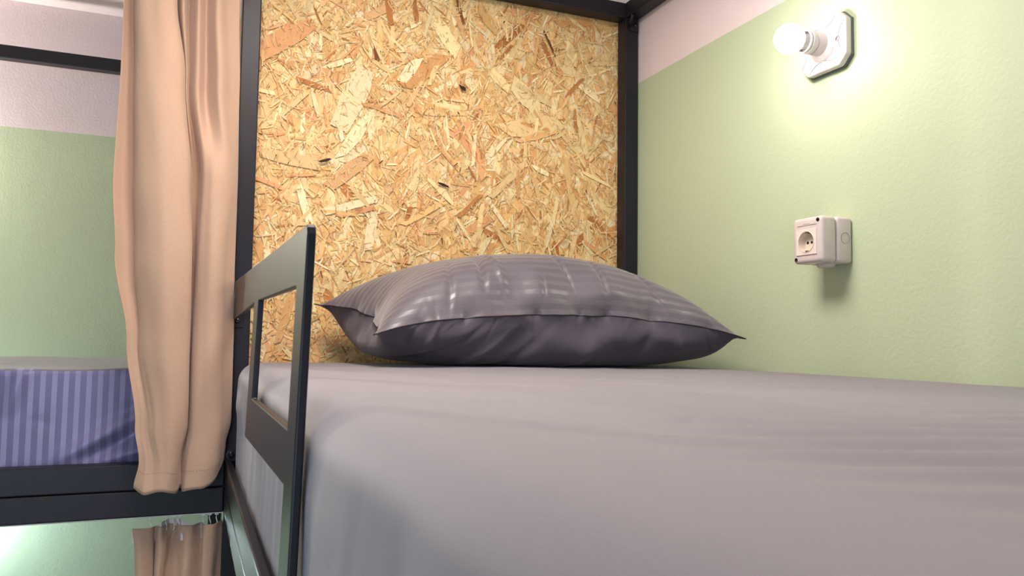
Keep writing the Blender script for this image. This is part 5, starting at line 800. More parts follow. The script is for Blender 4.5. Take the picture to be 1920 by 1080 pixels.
35,-42,-36,-34,-29,-26,-24,-22,-19,-17,-13,-10,-8,-7,-5,-5,-4,-3,-3,-2,-1,-1,0,1,0,2,3,3,4,5,6,7,9,10,13,16,20,23,26,29,31,33,33,34,-38,-36,-34,-30,-25,-23,-21,-18,-15,-12,-10,-8,
-6,-5,-5,-4,-3,-3,-2,-2,0,-1,1,1,1,3,4,4,5,6,7,8,9,12,15,19,22,25,29,30,32,34,34,-37,-36,-34,-29,-25,-23,-19,-17,-14,-12,-9,-7,-6,-5,-4,-4,-3,-3,-2,-1,-1,-1,0,1,2,3,4,4,5,6,6,8,8,
11,14,17,21,25,27,30,32,34,35,-37,-36,-33,-28,-25,-22,-19,-15,-14,-10,-9,-7,-5,-5,-3,-3,-3,-2,-2,-2,-1,0,0,1,2,3,4,3,5,5,6,6,8,10,13,16,19,23,26,30,32,34,36,-36,-36,-32,-28,-24,
-21,-18,-15,-12,-10,-8,-6,-4,-4,-3,-2,-2,-2,-2,-1,-1,0,1,1,2,3,3,3,3,4,5,6,7,9,11,14,18,21,25,29,32,34,37,-36,-34,-32,-27,-23,-21,-17,-14,-10,-9,-6,-6,-3,-3,-2,-2,-1,-1,-2,0,-1,2,
1,2,1,1,2,3,2,3,4,5,6,8,10,12,15,19,24,27,32,35,36,-34,-34,-30,-26,-23,-19,-16,-12,-9,-6,-6,-4,-3,-2,-1,-2,0,-1,0,0,1,2,2,2,0,0,1,2,2,2,3,4,5,7,8,10,13,16,21,26,31,34,37,-32,-33,
-29,-25,-22,-18,-13,-9,-7,-5,-4,-3,-2,-2,-1,-1,0,0,0,1,2,3,3,2,-1,0,-1,1,2,2,2,3,3,6,7,8,10,13,18,23,29,34,36,-30,-32,-27,-24,-20,-14,-10,-6,-5,-3,-3,-2,-2,-1,-1,-1,0,0,1,1,3,4,4,
2,0,-2,-1,0,2,2,2,0,2,4,5,7,9,10,13,19,26,33,36,-29,-30,-26,-21,-16,-10,-6,-5,-3,-2,-2,-1,0,-1,-1,-1,-1,1,1,2,4,4,5,3,-1,-2,-2,0,2,1,1,-1,0,2,5,6,7,7,10,14,23,29,35,-29,-27,-23,
-17,-10,-6,-4,-3,-2,-2,0,0,0,0,-1,-1,0,0,2,2,4,4,5,3,0,-2,-2,-1,1,1,0,-1,-1,0,3,6,6,6,7,10,17,25,32,-28,-23,-18,-11,-6,-3,-2,-2,-2,-1,0,0,1,1,-1,-1,1,1,2,2,3,4,5,3,0,-2,-2,-1,0,1,
-1,-1,-1,0,2,3,5,6,5,6,12,20,28,-27,-17,-12,-6,-2,-1,-1,-1,-1,-1,0,0,1,1,0,0,1,2,2,1,2,3,4,3,1,-1,-2,-1,0,0,-1,-1,-1,0,1,3,3,4,4,4,8,15,22,-26,-8,-5,-2,0,0,-1,0,-1,-1,0,0,1,1,1,0,
1,3,2,0,2,2,2,2,2,0,-1,0,-1,0,-1,-1,-1,1,1,2,2,3,3,3,5,8,11,])
def catmull(p0, p1, p2, p3, t):
    return 0.5 * ((2 * p1) + (-p0 + p2) * t + (2 * p0 - 5 * p1 + 4 * p2 - p3) * t * t + (-p0 + 3 * p1 - 3 * p2 + p3) * t ** 3)
def pillow():
    NX, NY = 66, 44
    v = np.cumsum(np.array(PILLOW).T, axis=0) * 0.0003      # steps from point to point, in 0.3 mm
    key0 = {}
    def add0(i, j, sd):
        k = (i, j, 0 if (i in (0, NX) or j in (0, NY)) else sd)
        if k not in key0: key0[k] = len(key0)
    for sd in (1, -1):
        for i in range(NX):
            for j in range(NY):
                for a in ((i, j), (i + 1, j), (i + 1, j + 1), (i, j + 1)): add0(*a, sd)
    def up(g, n):
        N = g.shape[0] - 1
        out = np.empty((N * n + 1,) + g.shape[1:])
        for m in range(N * n + 1):
            a = min(m // n, N - 1); t = m / n - a
            p = [g[min(max(a + q_, 0), N)] for q_ in (-1, 0, 1, 2)]
            out[m] = catmull(*p, t)
        return out
    SUB = 3; grid = {}
    for sd in (1, -1):
        g = np.array([[v[key0[(i, j, 0 if (i in (0, NX) or j in (0, NY)) else sd)]] for j in range(NY + 1)] for i in range(NX + 1)])
        g = up(g, SUB); g = np.swapaxes(up(np.swapaxes(g, 0, 1), SUB), 0, 1); grid[sd] = g
    NX *= SUB; NY *= SUB
    idx = {}; faces = []
    def add(i, j, sd):
        k = (i, j, 0 if (i in (0, NX) or j in (0, NY)) else sd)
        if k not in idx: idx[k] = len(idx)
        return idx[k]
    for sd in (1, -1):
        for i in range(NX):
            for j in range(NY):
                f = [add(i, j, sd), add(i + 1, j, sd), add(i + 1, j + 1, sd), add(i, j + 1, sd)]
                faces.append(f if sd > 0 else f[::-1])
    keys = list(idx.keys())
    UU = np.array([k[0] / NX for k in keys]); VV = np.array([k[1] / NY for k in keys]); SD = np.array([k[2] for k in keys])
    v = np.array([grid[k[2] or 1][k[0], k[1]] for k in keys])
    v = PWARP(v, UU, VV, SD)
    me = bpy.data.meshes.new('pillowcase'); me.from_pydata([tuple(a) for a in v], [], faces)
    uvl = me.uv_layers.new(name='UVMap')
    for l_ in me.loops: uvl.data[l_.index].uv = (UU[l_.vertex_index] * 0.72, VV[l_.vertex_index] * 0.5)
    loop = [idx[(i, 0, 0)] for i in range(NX)] + [idx[(NX, j, 0)] for j in range(NY)] + [idx[(i, NY, 0)] for i in range(NX, 0, -1)] + [idx[(0, j, 0)] for j in range(NY, 0, -1)]
    return me, [Vector(v[i]) for i in loop]
def PWARP(v, U, V, SD):
    x, y, z = v[:, 0].copy(), v[:, 1].copy(), v[:, 2].copy()
    zs = 0.108
    t = np.clip(z / zs, 0, 1)
    k = 1 + 0.42 * (1 - t) ** 1.5
    lim_x = 0.31; 
    x2 = x * k; y2 = y * (1 + 0.30 * (1 - t) ** 1.5)
    low = t < 0.999
    x = np.where(low, x2, x); y = np.where(low, y2, y)
    a = (x * 2 / 0.70)
    front = np.clip((0.10 - y) / 0.3, 0, 1)
    cor = np.clip(np.abs(a), 0, 1.05) ** 3
    z = z - 0.045 * cor * front * np.clip(z / zs, 0, 1)
    z = z - 0.004 * front * np.clip(z / zs, 0, 1) * (1 - np.clip((z - zs) / .1, 0, 1))
    # crest leans to the left as in a shaken-up pillow
    z = z * (1 - 0.10 * np.clip(a, 0, 1) ** 1.5 * np.clip(z / 0.2, 0, 1))
    # fine gathered puckers running in from the seam
    r = np.random.RandomState(4)
    pk = np.zeros_like(x)
    for n in range(34):
        u0 = r.uniform(0.04, 0.96); side = r.randint(0, 2); w = r.uniform(0.0035, 0.009); L = r.uniform(0.03, 0.13); am = r.uniform(0.0008, 0.0024) * r.choice([-1, -1, 1]); sl = r.uniform(-0.25, 0.25)
        sd = r.choice([1, -1])
        dv = V if side == 0 else 1 - V
        pk += am * np.exp(-((U - u0 - sl * dv) / w) ** 2) * np.exp(-(dv / L) ** 2) * (SD == sd) * np.clip(dv / 0.02, 0, 1)
    for u0, v0, u1, v1, am, w in ((0.30, 0.10, 0.33, 0.52, -0.007, 0.010), (0.36, 0.06, 0.345, 0.42, 0.004, 0.010), (0.55, 0.10, 0.52, 0.40, -0.004, 0.007), (0.64, 0.06, 0.63, 0.42, -0.006, 0.008), (0.20, 0.05, 0.24, 0.35, -0.004, 0.009), (0.80, 0.03, 0.74, 0.35, -0.003, 0.008), (0.46, 0.04, 0.47, 0.2, -0.003, 0.006)):
        tt = np.clip(((U - u0) * (u1 - u0) + (V - v0) * (v1 - v0)) / ((u1 - u0) ** 2 + (v1 - v0) ** 2), 0, 1)
        d2 = (U - u0 - tt * (u1 - u0)) ** 2 + (V - v0 - tt * (v1 - v0)) ** 2
        pk += 1.5 * am * np.exp(-d2 / (0.8 * w) ** 2) * np.sin(np.pi * (0.1 + 0.8 * tt)) * (SD == 1)
    for n in range(30):      # gathers along the front seam, above and below it
        u0 = r.uniform(0.05, 0.95); w = r.uniform(0.003, 0.006); L = r.uniform(0.03, 0.11); am = r.uniform(0.0012, 0.0026) * r.choice([-1, 1]); sl = r.uniform(-0.5, 0.5); sd = r.choice([1, 1, -1])
        pk += am * np.exp(-((U - u0 - sl * V) / w) ** 2) * np.exp(-(V / L) ** 2) * (SD == sd) * np.clip(V / 0.015, 0, 1)
    for u0, v0, u1, v1, am, w in ((0.10, 0.03, 0.16, 0.14, 0.004, 0.008), (0.17, 0.02, 0.20, 0.16, -0.004, 0.008), (0.30, 0.03, 0.18, 0.30, 0.005, 0.013), (0.38, 0.05, 0.28, 0.34, -0.004, 0.012), (0.48, 0.04, 0.36, 0.36, 0.004, 0.015), (0.60, 0.08, 0.50, 0.34, -0.003, 0.014), (0.76, 0.03, 0.66, 0.22, 0.004, 0.012), (0.83, 0.02, 0.78, 0.16, -0.004, 0.009), (0.90, 0.02, 0.87, 0.14, 0.003, 0.008)):
        tt = np.clip(((U - u0) * (u1 - u0) + (V - v0) * (v1 - v0)) / ((u1 - u0) ** 2 + (v1 - v0) ** 2), 0, 1)
        d2 = (U - u0 - tt * (u1 - u0)) ** 2 + (V - v0 - tt * (v1 - v0)) ** 2
        pk += am * np.exp(-d2 / w ** 2) * np.sin(np.pi * (0.1 + 0.8 * tt)) * (SD == -1)
    z = z + pk * (SD != 0)
    y = y + np.where((SD == -1), pk * 1.0, 0)
    # place
    th = math.radians(-8.3); c, s = math.cos(th), math.sin(th)
    X = c * x - s * y * 1.0; Y = s * x + c * y
    wBL = (1 - U) ** 2 * V ** 2; wBR = U ** 2 * V ** 2; wFL = (1 - U) ** 3 * (1 - V) ** 3; wFR = U ** 3 * (1 - V) ** 3
    X = X + PC[0] - 0.105 * wBL - 0.01 * wBR + 0.0 * wFL + 0.0 * wFR
    Y = Y + PC[1] - 0.085 * wBL
    z = z + 0.03 * wBL
    z = z - 0.022 * wBL + 0.014 * wFR * (0 + np.clip(z / zs, 0, 1))
    X = X + 0.022 * wFR - 0.012 * wBL
    Z = 1.3455 + z
    Y = np.minimum(Y, 1.786); X = np.minimum(X, 1.054)
    return np.stack([X, Y, Z], 1)
PC = (0.672, 1.548)
me, seam = pillow()
root = thing('pillow', 'plump dark grey sateen pillow with woven stripes, leaning on the strand board', 'pillow', (0.67, 1.55, 1.35))
off = Vector(root.location)
for v in me.vertices: v.co -= off
PM = stripe_mat('dark_grey_sateen', (88, 82, 91), (97, 91, 99), 1, 0.0215, 0.55, 0.33)
PM_SHADED = cloth_mat('dark_grey_sateen_shaded', (74, 69, 81), (82, 77, 88), 900, 0.55, 0.15, False, 0.0002).m  # same fabric as the top, with the underside's shade put into its colour
po = obj('pillowcase', me, [PM, PM_SHADED], root, smooth=True)
for i_, p_ in enumerate(me.polygons): p_.material_index = 0 if i_ < 66 * 44 * 9 else 1
bm = bmesh.new(); tube(bm, [p - off for p in seam], 0.0011, 6, True)
bmo('seam', bm, plain('seam_thread', (34, 32, 40), 0.7), root, smooth=True)

# ------------------------------------------------------------------ curtains
def curtain_mesh(tab, sub, nz, seed, hem=None, thick=0.0012):
    zs = [r[0] for r in tab]
    K = np.array([[list(p) for p in r[1]] for r in tab])        # rows x keys x (x, y)
    R_, N = K.shape[:2]
    rows = []
    for zi in range(nz + 1):
        z = zs[0] + (zs[-1] - zs[0]) * zi / nz
        i = max(k for k in range(R_ - 1) if zs[k] >= z or k == 0); i = min(i, R_ - 2)
        t = (zs[i] - z) / (zs[i] - zs[i + 1])
        t = min(max(t, 0), 1)
        t = t * t * (3 - 2 * t)
        row = K[i] * (1 - t) + K[i + 1] * t
        rows.append((z, row))
    V, F = [], []
    M = (N - 1) * sub
    for z, row in rows:
        for m in range(M + 1):
            j = min(m // sub, N - 2); t = m / sub - j
            g = lambda a: row[min(max(a, 0), N - 1)]
            p = catmull(g(j - 1), g(j), g(j + 1), g(j + 2), t)
            u = m / M
            n1 = noise.noise((u * 9 + seed, z * 2.0, 0)); n2 = noise.noise((u * 30 + seed, z * 5.0, 5))
            zz = z
            if hem: zz = z + hem(u, z)
            V.append((p[0] + 0.0012 * n2, p[1] + 0.003 * n1 + 0.001 * n2, zz))
    for a in range(nz):
        for m in range(M):
            b = a * (M + 1) + m; F.append((b, b + 1, b + M + 2, b + M + 1))
    me = bpy.data.meshes.new('cloth'); me.from_pydata(V, [], F)
    return me
CUR = cloth_mat('beige_linen', (197, 163, 138), (211, 179, 154), 5000, 0.85, 0.3, True, 0.0005)
tr = CUR.n('ShaderNodeBsdfTranslucent'); tr.inputs[0].default_value = lin((190, 140, 100))
mx = CUR.n('ShaderNodeMixShader'); mx.inputs[0].default_value = 0.12
CUR.l(CUR.b.outputs[0], mx.inputs[1]); CUR.l(tr.outputs[0], mx.inputs[2])
outn = [n for n in CUR.t.nodes if n.type == 'OUTPUT_MATERIAL'][0]; CUR.l(mx.outputs[0], outn.inputs[0])
TAB1 = [(2.222, [(-0.1478, 1.69), (-0.1416, 1.706), (-0.133, 1.7188), (-0.1232, 1.6772), (-0.0907, 1.658), (-0.0639, 1.658), (-0.0529, 1.674), (-0.0534, 1.722), (-0.0442, 1.6836), (-0.0342, 1.73), (-0.0154, 1.69), (0.0007, 1.722), (0.021, 1.6836), (0.042, 1.706), (0.0657, 1.722)]), (2.078, [(-0.1447, 1.69), (-0.1385, 1.706), (-0.13, 1.7188), (-0.1203, 1.6772), (-0.0879, 1.658), (-0.0613, 1.658), (-0.0503, 1.674), (-0.0507, 1.722), (-0.0378, 1.6836), (-0.0277, 1.73), (-0.0091, 1.69), (0.0071, 1.722), (0.0272, 1.6836), (0.0482, 1.706), (0.0719, 1.722)]), (1.914, [(-0.1445, 1.69), (-0.1355, 1.706), (-0.1232, 1.7188), (-0.1136, 1.6772), (-0.0795, 1.6548), (-0.0435, 1.658), (-0.0303, 1.674), (-0.0301, 1.7188), (-0.0259, 1.7028), (-0.0211, 1.722), (-0.0049, 1.6932), (0.0114, 1.7252), (0.0352, 1.6804), (0.0584, 1.706), (0.0769, 1.722)]), (1.709, [(-0.149, 1.69), (-0.1329, 1.7092), (-0.1156, 1.7188), (-0.1065, 1.6804), (-0.0639, 1.6516), (-0.0232, 1.658), (-0.0118, 1.674), (-0.0111, 1.722), (-0.0041, 1.7284), (0.007, 1.722), (0.0128, 1.6804), (0.0344, 1.6644), (0.0588, 1.6772), (0.0719, 1.6996), (0.0802, 1.722)]), (1.56, [(-0.14, 1.69), (-0.1246, 1.706), (-0.1071, 1.7124), (-0.0988, 1.6836), (-0.0534, 1.6516), (-0.0147, 1.6612), (-0.0032, 1.6772), (-0.0033, 1.722), (-0.0003, 1.7284), (0.0057, 1.7188), (0.0115, 1.6804), (0.0339, 1.6612), (0.054, 1.6708), (0.0649, 1.6964), (0.0805, 1.722)]), (1.391, [(-0.1128, 1.69), (-0.1039, 1.6964), (-0.0938, 1.6996), (-0.0827, 1.6836), (-0.0424, 1.658), (-0.0112, 1.6676), (-0.0007, 1.6836), (-0.0007, 1.7188), (0.0023, 1.7252), (0.0043, 1.7156), (0.0111, 1.6836), (0.0363, 1.6676), (0.0562, 1.674), (0.0681, 1.6964), (0.0836, 1.722)]), (1.225, [(-0.0911, 1.69), (-0.082, 1.6932), (-0.0695, 1.6868), (-0.055, 1.674), (-0.0266, 1.6644), (-0.0058, 1.674), (0.0019, 1.69), (0.0019, 1.7156), (0.0029, 1.722), (0.0048, 1.7124), (0.0135, 1.6836), (0.0387, 1.674), (0.0605, 1.6772), (0.0722, 1.6964), (0.0844, 1.7188)]), (1.152, [(-0.0808, 1.69), (-0.0713, 1.6868), (-0.058, 1.6804), (-0.0427, 1.6708), (-0.022, 1.6676), (-0.0107, 1.6772), (-0.0089, 1.6932), (-0.007, 1.7092), (-0.0041, 1.7124), (-0.0012, 1.706), (0.0066, 1.6836), (0.0336, 1.674), (0.0573, 1.6804), (0.0679, 1.6964), (0.0757, 1.7156)]), (1.099, [(-0.0883, 1.6996), (-0.0746, 1.6836), (-0.0566, 1.674), (-0.0406, 1.6676), (-0.0237, 1.6708), (-0.0106, 1.6836), (-0.0068, 1.6996), (-0.0049, 1.7092), (-0.003, 1.7124), (-0.002, 1.706), (0.0028, 1.6836), (0.0279, 1.6772), (0.0505, 1.6836), (0.0638, 1.6964), (0.0735, 1.7124)])]
def hem1(u, z):
    k = max(0, min(1, (1.30 - z) / 0.21))
    e = 0.0
    if u > 0.80: e = 0.065 * ((u - 0.80) / 0.20) ** 1.3
    e += -0.004 * math.sin(u * 22)
    e += 0.010 * math.exp(-((u - 0.40) / 0.035) ** 2)
    if u < 0.10: e += 0.010 * (1 - u / 0.10)
    return e * k * k
cu = thing('curtain', 'long beige linen curtain gathered beside the black post of the right bunk', 'curtain', (-0.03, 1.69, 1.085))
me = curtain_mesh(TAB1, 10, 150, 3.1, hem1)
for v in me.vertices: v.co -= Vector(cu.location)
o = obj('cloth', me, CUR.m, cu, smooth=True)
so = o.modifiers.new('thick', 'SOLIDIFY'); so.thickness = 0.0012; so.offset = 0
# stitch line of the hem, on the cloth
K = np.array([[list(p) for p in r[1]] for r in TAB1])
HEMC = plain('hem_stitch', (150, 112, 82), 0.8)
def stitches(cloth_me, root, rowfrac, cols, rows_n, dz=0.0):
    bm = bmesh.new(); W = cols + 1
    a = int(rowfrac * rows_n)
    for m in range(0, cols - 1, 2):
        p = cloth_me.vertices[a * W + m].co.copy(); q = cloth_me.vertices[a * W + m + 1].co.copy()
        p.y -= 0.0009; q.y -= 0.0009
        if (q - p).length > 0.0002: tube(bm, [p, p + (q - p) * 0.75], 0.00045, 5)
    bmo('hem_stitching', bm, HEMC, root)
stitches(me, cu, 0.972, 140, 150)
TAB2 = [(1.018, [(-0.0906, 1.759), (-0.0769, 1.7536), (-0.0576, 1.7536), (-0.0482, 1.7671), (-0.038, 1.7509), (-0.0246, 1.7806), (-0.0065, 1.7779), (-0.0005, 1.7536), (0.0196, 1.7509), (0.0351, 1.7725), (0.0428, 1.7509), (0.0601, 1.7482), (0.0713, 1.7725), (0.0812, 1.7833)]), (0.98, [(-0.0852, 1.759), (-0.0733, 1.7509), (-0.0542, 1.7563), (-0.0497, 1.7698), (-0.0404, 1.7482), (-0.0297, 1.7536), (-0.0231, 1.7779), (-0.007, 1.7725), (0.0129, 1.7482), (0.0375, 1.7698), (0.0421, 1.7482), (0.0595, 1.7509), (0.0717, 1.7725), (0.0817, 1.786)]), (0.917, [(-0.0817, 1.759), (-0.0698, 1.7509), (-0.0528, 1.7617), (-0.0491, 1.7698), (-0.0417, 1.7455), (-0.0331, 1.7536), (-0.0285, 1.7752), (-0.0065, 1.7644), (0.0114, 1.7455), (0.0369, 1.7725), (0.0415, 1.7482), (0.0588, 1.7509), (0.0678, 1.7725), (0.0819, 1.786)]), (0.62, [(-0.0817, 1.759), (-0.0698, 1.7509), (-0.0528, 1.7617), (-0.0491, 1.7698), (-0.0417, 1.7455), (-0.0331, 1.7536), (-0.0285, 1.7752), (-0.0065, 1.7644), (0.0114, 1.7455), (0.0369, 1.7725), (0.0415, 1.7482), (0.0588, 1.7509), (0.0678, 1.7725), (0.0819, 1.786)])]
c2 = thing('curtain', 'beige curtain of the lower bunk hanging from clear hooks under the black rail', 'curtain', (0.0, 1.768, 0.62))
me = curtain_mesh(TAB2, 10, 60, 8.2)
for v in me.vertices: v.co -= Vector(c2.location)
o = obj('cloth', me, CUR.m, c2, smooth=True); so = o.modifiers.new('thick', 'SOLIDIFY'); so.thickness = 0.0012; so.offset = 0
# white heading tape behind the top edge + hooks
HW = plain('white_heading_tape', (222, 212, 210), 0.7)
CLEAR = Mat('clear_plastic'); CLEAR.set(Base_Color=(0.92, 0.92, 0.86, 1), Roughness=0.15); CLEAR.b.inputs['Transmission Weight'].default_value = 0.1; CLEAR.b.inputs['IOR'].default_value = 1.45
row = [Vector((p[0], p[1], TAB2[0][0])) for p in TAB2[0][1]]
bm = bmesh.new()
prev = None
for i in range(14):
    p = row[i]; a = bm.verts.new((p.x, p.y + 0.0030, p.z + (0.010 if 4 <= i <= 7 else -0.001))); b = bm.verts.new((p.x, p.y + 0.0030, p.z - 0.03))
    if prev: bm.faces.new((prev[0], prev[1], b, a))
    prev = (a, b)
o = part('heading_tape', bm, HW, c2); so = o.modifiers.new('t', 'SOLIDIFY'); so.thickness = 0.0008
def hook(x, y, root, ztop, zbot):
    bm = bmesh.new()
    pts = [(x, y, zbot - 0.012), (x + 0.002, y - 0.003, zbot - 0.006), (x + 0.0015, y - 0.003, zbot), (x - 0.001, y, (ztop + zbot) / 2), (x, y, ztop)]
    tube(bm, pts, 0.0011, 6); box(bm, (x - 0.0035, y - 0.003, ztop - 0.003), (x + 0.0035, y + 0.003, ztop), 0.0008)
    part('curtain_hook', bm, CLEAR.m, root, smooth=False)
for x in (-0.073, -0.058, -0.030, -0.016, -0.006, 0.040, 0.053, 0.066): hook(x, 1.770, c2, 1.0353, 1.018)
tm = plain('white_track', (235, 232, 222), 0.35)
bm = bmesh.new(); box(bm, (-1.93, 1.766, 1.0355), (0.077, 1.778, 1.0398), 0.0006)
tag(bmo('curtain_track', bm, tm), 'thin white curtain track fixed under the lower black rail', 'curtain rail')
bm = bmesh.new(); box(bm, (-1.93, 1.685, 2.2250), (0.077, 1.703, 2.2315), 0.0008); box(bm, (-0.02, 1.690, 2.2316), (0.0, 1.760, 2.2350)); box(bm, (-1.5, 1.690, 2.2316), (-1.48, 1.760, 2.2350))
box(bm, (-0.02, 1.752, 2.2340), (0.0, 1.780, 2.2445)); box(bm, (-1.5, 1.752, 2.2340), (-1.48, 1.780, 2.2445))
tag(bmo('curtain_track', bm, tm), 'white curtain track carrying the long beige curtain, under the front top rail', 'curtain rail')

# ------------------------------------------------------------------ wall lamp
PC_L = (X1, 1.087, 1.944)
wl = thing('wall_lamp', 'lit bare bulb in a white porcelain holder on the green wall', 'lamp', PC_L)
PORC = plain('white_plastic_lamp', (206, 196, 194), 0.3)
GASK = plain('grey_rubber_gasket', (92, 100, 98), 0.6)
HOLD = plain('lampholder_grey', (206, 198, 196), 0.4)
def octa(bm, hw, hh, ch, x0, x1, bev=0.0):
    cy, cz = PC_L[1], PC_L[2]
    pts = [(-hw + ch, -hh), (hw - ch, -hh), (hw, -hh + ch), (hw, hh - ch), (hw - ch, hh), (-hw + ch, hh), (-hw, hh - ch), (-hw, -hh + ch)]
    f = bm.faces.new([bm.verts.new((x0, cy + a, cz + b)) for a, b in pts])
    r = bmesh.ops.extrude_face_region(bm, geom=[f])
    nv = [g for g in r['geom'] if isinstance(g, bmesh.types.BMVert)]
    for v in nv: v.co.x = x1
    if bev:
        nf = [g for g in r['geom'] if isinstance(g, bmesh.types.BMFace)]
        es = [e for e in bm.edges if all(v in nv for v in e.verts)] + [e for e in bm.edges if len([v for v in e.verts if v in nv]) == 1]
        bmesh.ops.bevel(bm, geom=es, offset=bev, segments=4, affect='EDGES', profile=0.5)
bm = bmesh.new(); octa(bm, 0.0565, 0.0500, 0.017, X1 - 0.0005, X1 - 0.006); part('gasket', bm, GASK, wl)
bm = bmesh.new(); octa(bm, 0.0555, 0.0490, 0.017, X1 - 0.0062, X1 - 0.0175, 0.0035); bp = part('base_plate', bm, PORC, wl, angle=50)
xs = X1 - 0.0176
bm = bmesh.new()
for k in range(4):      # engraved arcs along the four sides
    bm = bmesh.new(); pts = []
    for i in range(17):
        a = math.radians(-52 + 104 * i / 16)
        if k % 2 == 0: pts.append((xs, PC_L[1] + (1 if k == 0 else -1) * (0.087 - 0.050 * math.cos(a)) , PC_L[2] + 0.042 * math.sin(a)))
        else: pts.append((xs, PC_L[1] + 0.046 * math.sin(a), PC_L[2] + (1 if k == 1 else -1) * (0.080 - 0.050 * math.cos(a))))
    pts = [p for p in pts if abs(p[1] - PC_L[1]) < 0.052 and abs(p[2] - PC_L[2]) < 0.0455]
    tube(bm, pts, 0.0006, 5)
    part('groove', bm, GASK, wl, parent=bp)
ML = Matrix.Translation(PC_L) @ MX
bm = bmesh.new()
lathe(bm, [(0.031, 0.0172), (0.0305, 0.0185), (0.028, 0.0215), (0.0215, 0.026), (0.0205, 0.030), (0.0205, 0.043), (0.0196, 0.0436), (0.0196, 0.0455), (0.0207, 0.046), (0.0207, 0.055), (0.0193, 0.0562), (0.0193, 0.058), (0.0205, 0.0585), (0.0205, 0.0615), (0.0185, 0.0622), (0.0180, 0.058)], 56, ML)
part('lamp_holder', bm, HOLD, wl, angle=30)
for sgn in (-1, 1):
    bm = bmesh.new(); lathe(bm, [(0, 0.0178), (0.0042, 0.0178), (0.0042, 0.019), (0.0032, 0.0192), (0.003, 0.0182), (0, 0.0182)], 20, Matrix.Translation((0, sgn * 0.036, 0)) @ ML)
    part('screw', bm, STEEL, wl, angle=30)
bm = bmesh.new(); lathe(bm, [(0.0135, 0.050), (0.0140, 0.066), (0.0165, 0.071), (0.0185, 0.0735), (0.0180, 0.0745), (0, 0.0745)], 48, ML)
bc = part('bulb_collar', bm, plain('bulb_collar_white', (232, 224, 222), 0.35), wl, angle=30)
bm = bmesh.new()
prof = [(0.0178, 0.0740)]
for i in range(1, 24):
    a = math.radians(42 + 138 * i / 23); prof.append((0.0265 * math.sin(a), 0.0935 - 0.0265 * math.cos(a)))
prof[-1] = (0, prof[-1][1]); lathe(bm, prof, 48, ML)
gm = Mat('lit_bulb_glass'); gm.set(Base_Color=(1, 1, 1, 1), Emission_Color=(1.0,0.92,0.86,1), Emission_Strength=54.0, Roughness=0.3)
part('bulb', bm, gm.m, wl, smooth=True)

def copy_lamp(M, label, glass):
    r = wl.copy(); C.objects.link(r); r.matrix_world = M; r['label'] = label
    for ch in list(wl.children):
        c = ch.copy(); C.objects.link(c); c.parent = r
        if ch.name.startswith('bulb') and 'collar' not in ch.name:
            c.data = ch.data.copy(); c.data.materials.clear(); c.data.materials.append(glass)
        for g in list(ch.children):
            d = g.copy(); C.objects.link(d); d.parent = c
cool = Mat('lit_cool_bulb_glass'); cool.set(Base_Color=(1, 1, 1, 1), Emission_Color=(0.74, 0.93, 1.0, 1), Emission_Strength=560.0, Roughness=0.3)
warm = Mat('warm_fill_bulb_glass'); warm.set(Base_Color=(1, 1, 1, 1), Emission_Color=(1.0, 0.93, 0.84, 1), Emission_Strength=1000.0, Roughness=0.3)
TR_ = Matrix.Rotation(math.radians(90), 4, 'Z')
copy_lamp(Matrix.Translation((-0.70, Y1, 0.88)) @ TR_, 'cool white bulb lamp low on the back wall, under the left bunk', cool.m)
copy_lamp(Matrix.Translation((-1.05, Y1, 1.944)) @ TR_, 'added warm bulb lamp high on the back wall, out of view, as fill', warm.m)  # unseen lamp, added to brighten the ceiling and upper back wall

# ------------------------------------------------------------------ power socket
OY0, OY1, OX0, OX1, OZ0, OZ1 = 1.040, 1.110, 0.992, X1 - 0.0005, 1.543, 1.6235
so_t = thing('power_socket', 'white surface-mounted power socket box below the wall lamp', 'socket', (X1, 1.075, 1.584))
PL = plain('socket_plastic', (214, 202, 198), 0.38); PLI = plain('socket_insert_white', (232, 222, 214), 0.3); DK = plain('socket_dark', (26, 22, 22), 0.6); LN = plain('socket_line', (150, 140, 132), 0.6)
XB = 1.026
bm = bmesh.new(); box(bm, (XB + 0.0006, OY0, OZ0), (OX1, OY1, OZ1), 0.006, 3); part('back_box', bm, PL, so_t, angle=40)
yi, zi = (OY0 + OY1) / 2 + 0.0005, 1.580
def circle(bm, x, cy, cz, r, n=48):
    return [bm.verts.new((x, cy + r * math.cos(2 * math.pi * i / n), cz + r * math.sin(2 * math.pi * i / n))) for i in range(n)]
def ring_edges(bm, vs): return [bm.edges.new((vs[i], vs[(i + 1) % len(vs)])) for i in range(len(vs))]
bm = bmesh.new(); box(bm, (OX0, OY0, OZ0), (XB, OY1, OZ1), 0.007, 4)
bm.faces.ensure_lookup_table()
ff = [f for f in bm.faces if all(abs(v.co.x - OX0) < 1e-6 for v in f.verts)][0]
fe = list(ff.edges); bmesh.ops.delete(bm, geom=[ff], context='FACES_ONLY')
bmesh.ops.triangle_fill(bm, edges=fe + ring_edges(bm, circle(bm, OX0, yi, zi, 0.0182)), use_beauty=True)
cov = part('cover', bm, PL, so_t, angle=40)
def ring(cx, r0, r1, M, name, mat, parent=None):
    bm = bmesh.new(); lathe(bm, [(r0, 0.0), (r0, 0.0005), (r1, 0.0005), (r1, 0.0)], 40, M); part(name, bm, mat, so_t, parent=parent)
ring(0, 0.0092, 0.0099, Matrix.Translation((1.0445, OY0, 1.586)) @ Matrix.Rotation(math.radians(90), 4, 'X'), 'knockout', LN)
bm = bmesh.new()
q = [bm.verts.new((OX0 - 0.0012, yi + a_, zi + b_)) for a_, b_ in ((-0.024, -0.0225), (0.024, -0.0225), (0.024, 0.0225), (-0.024, 0.0225))]
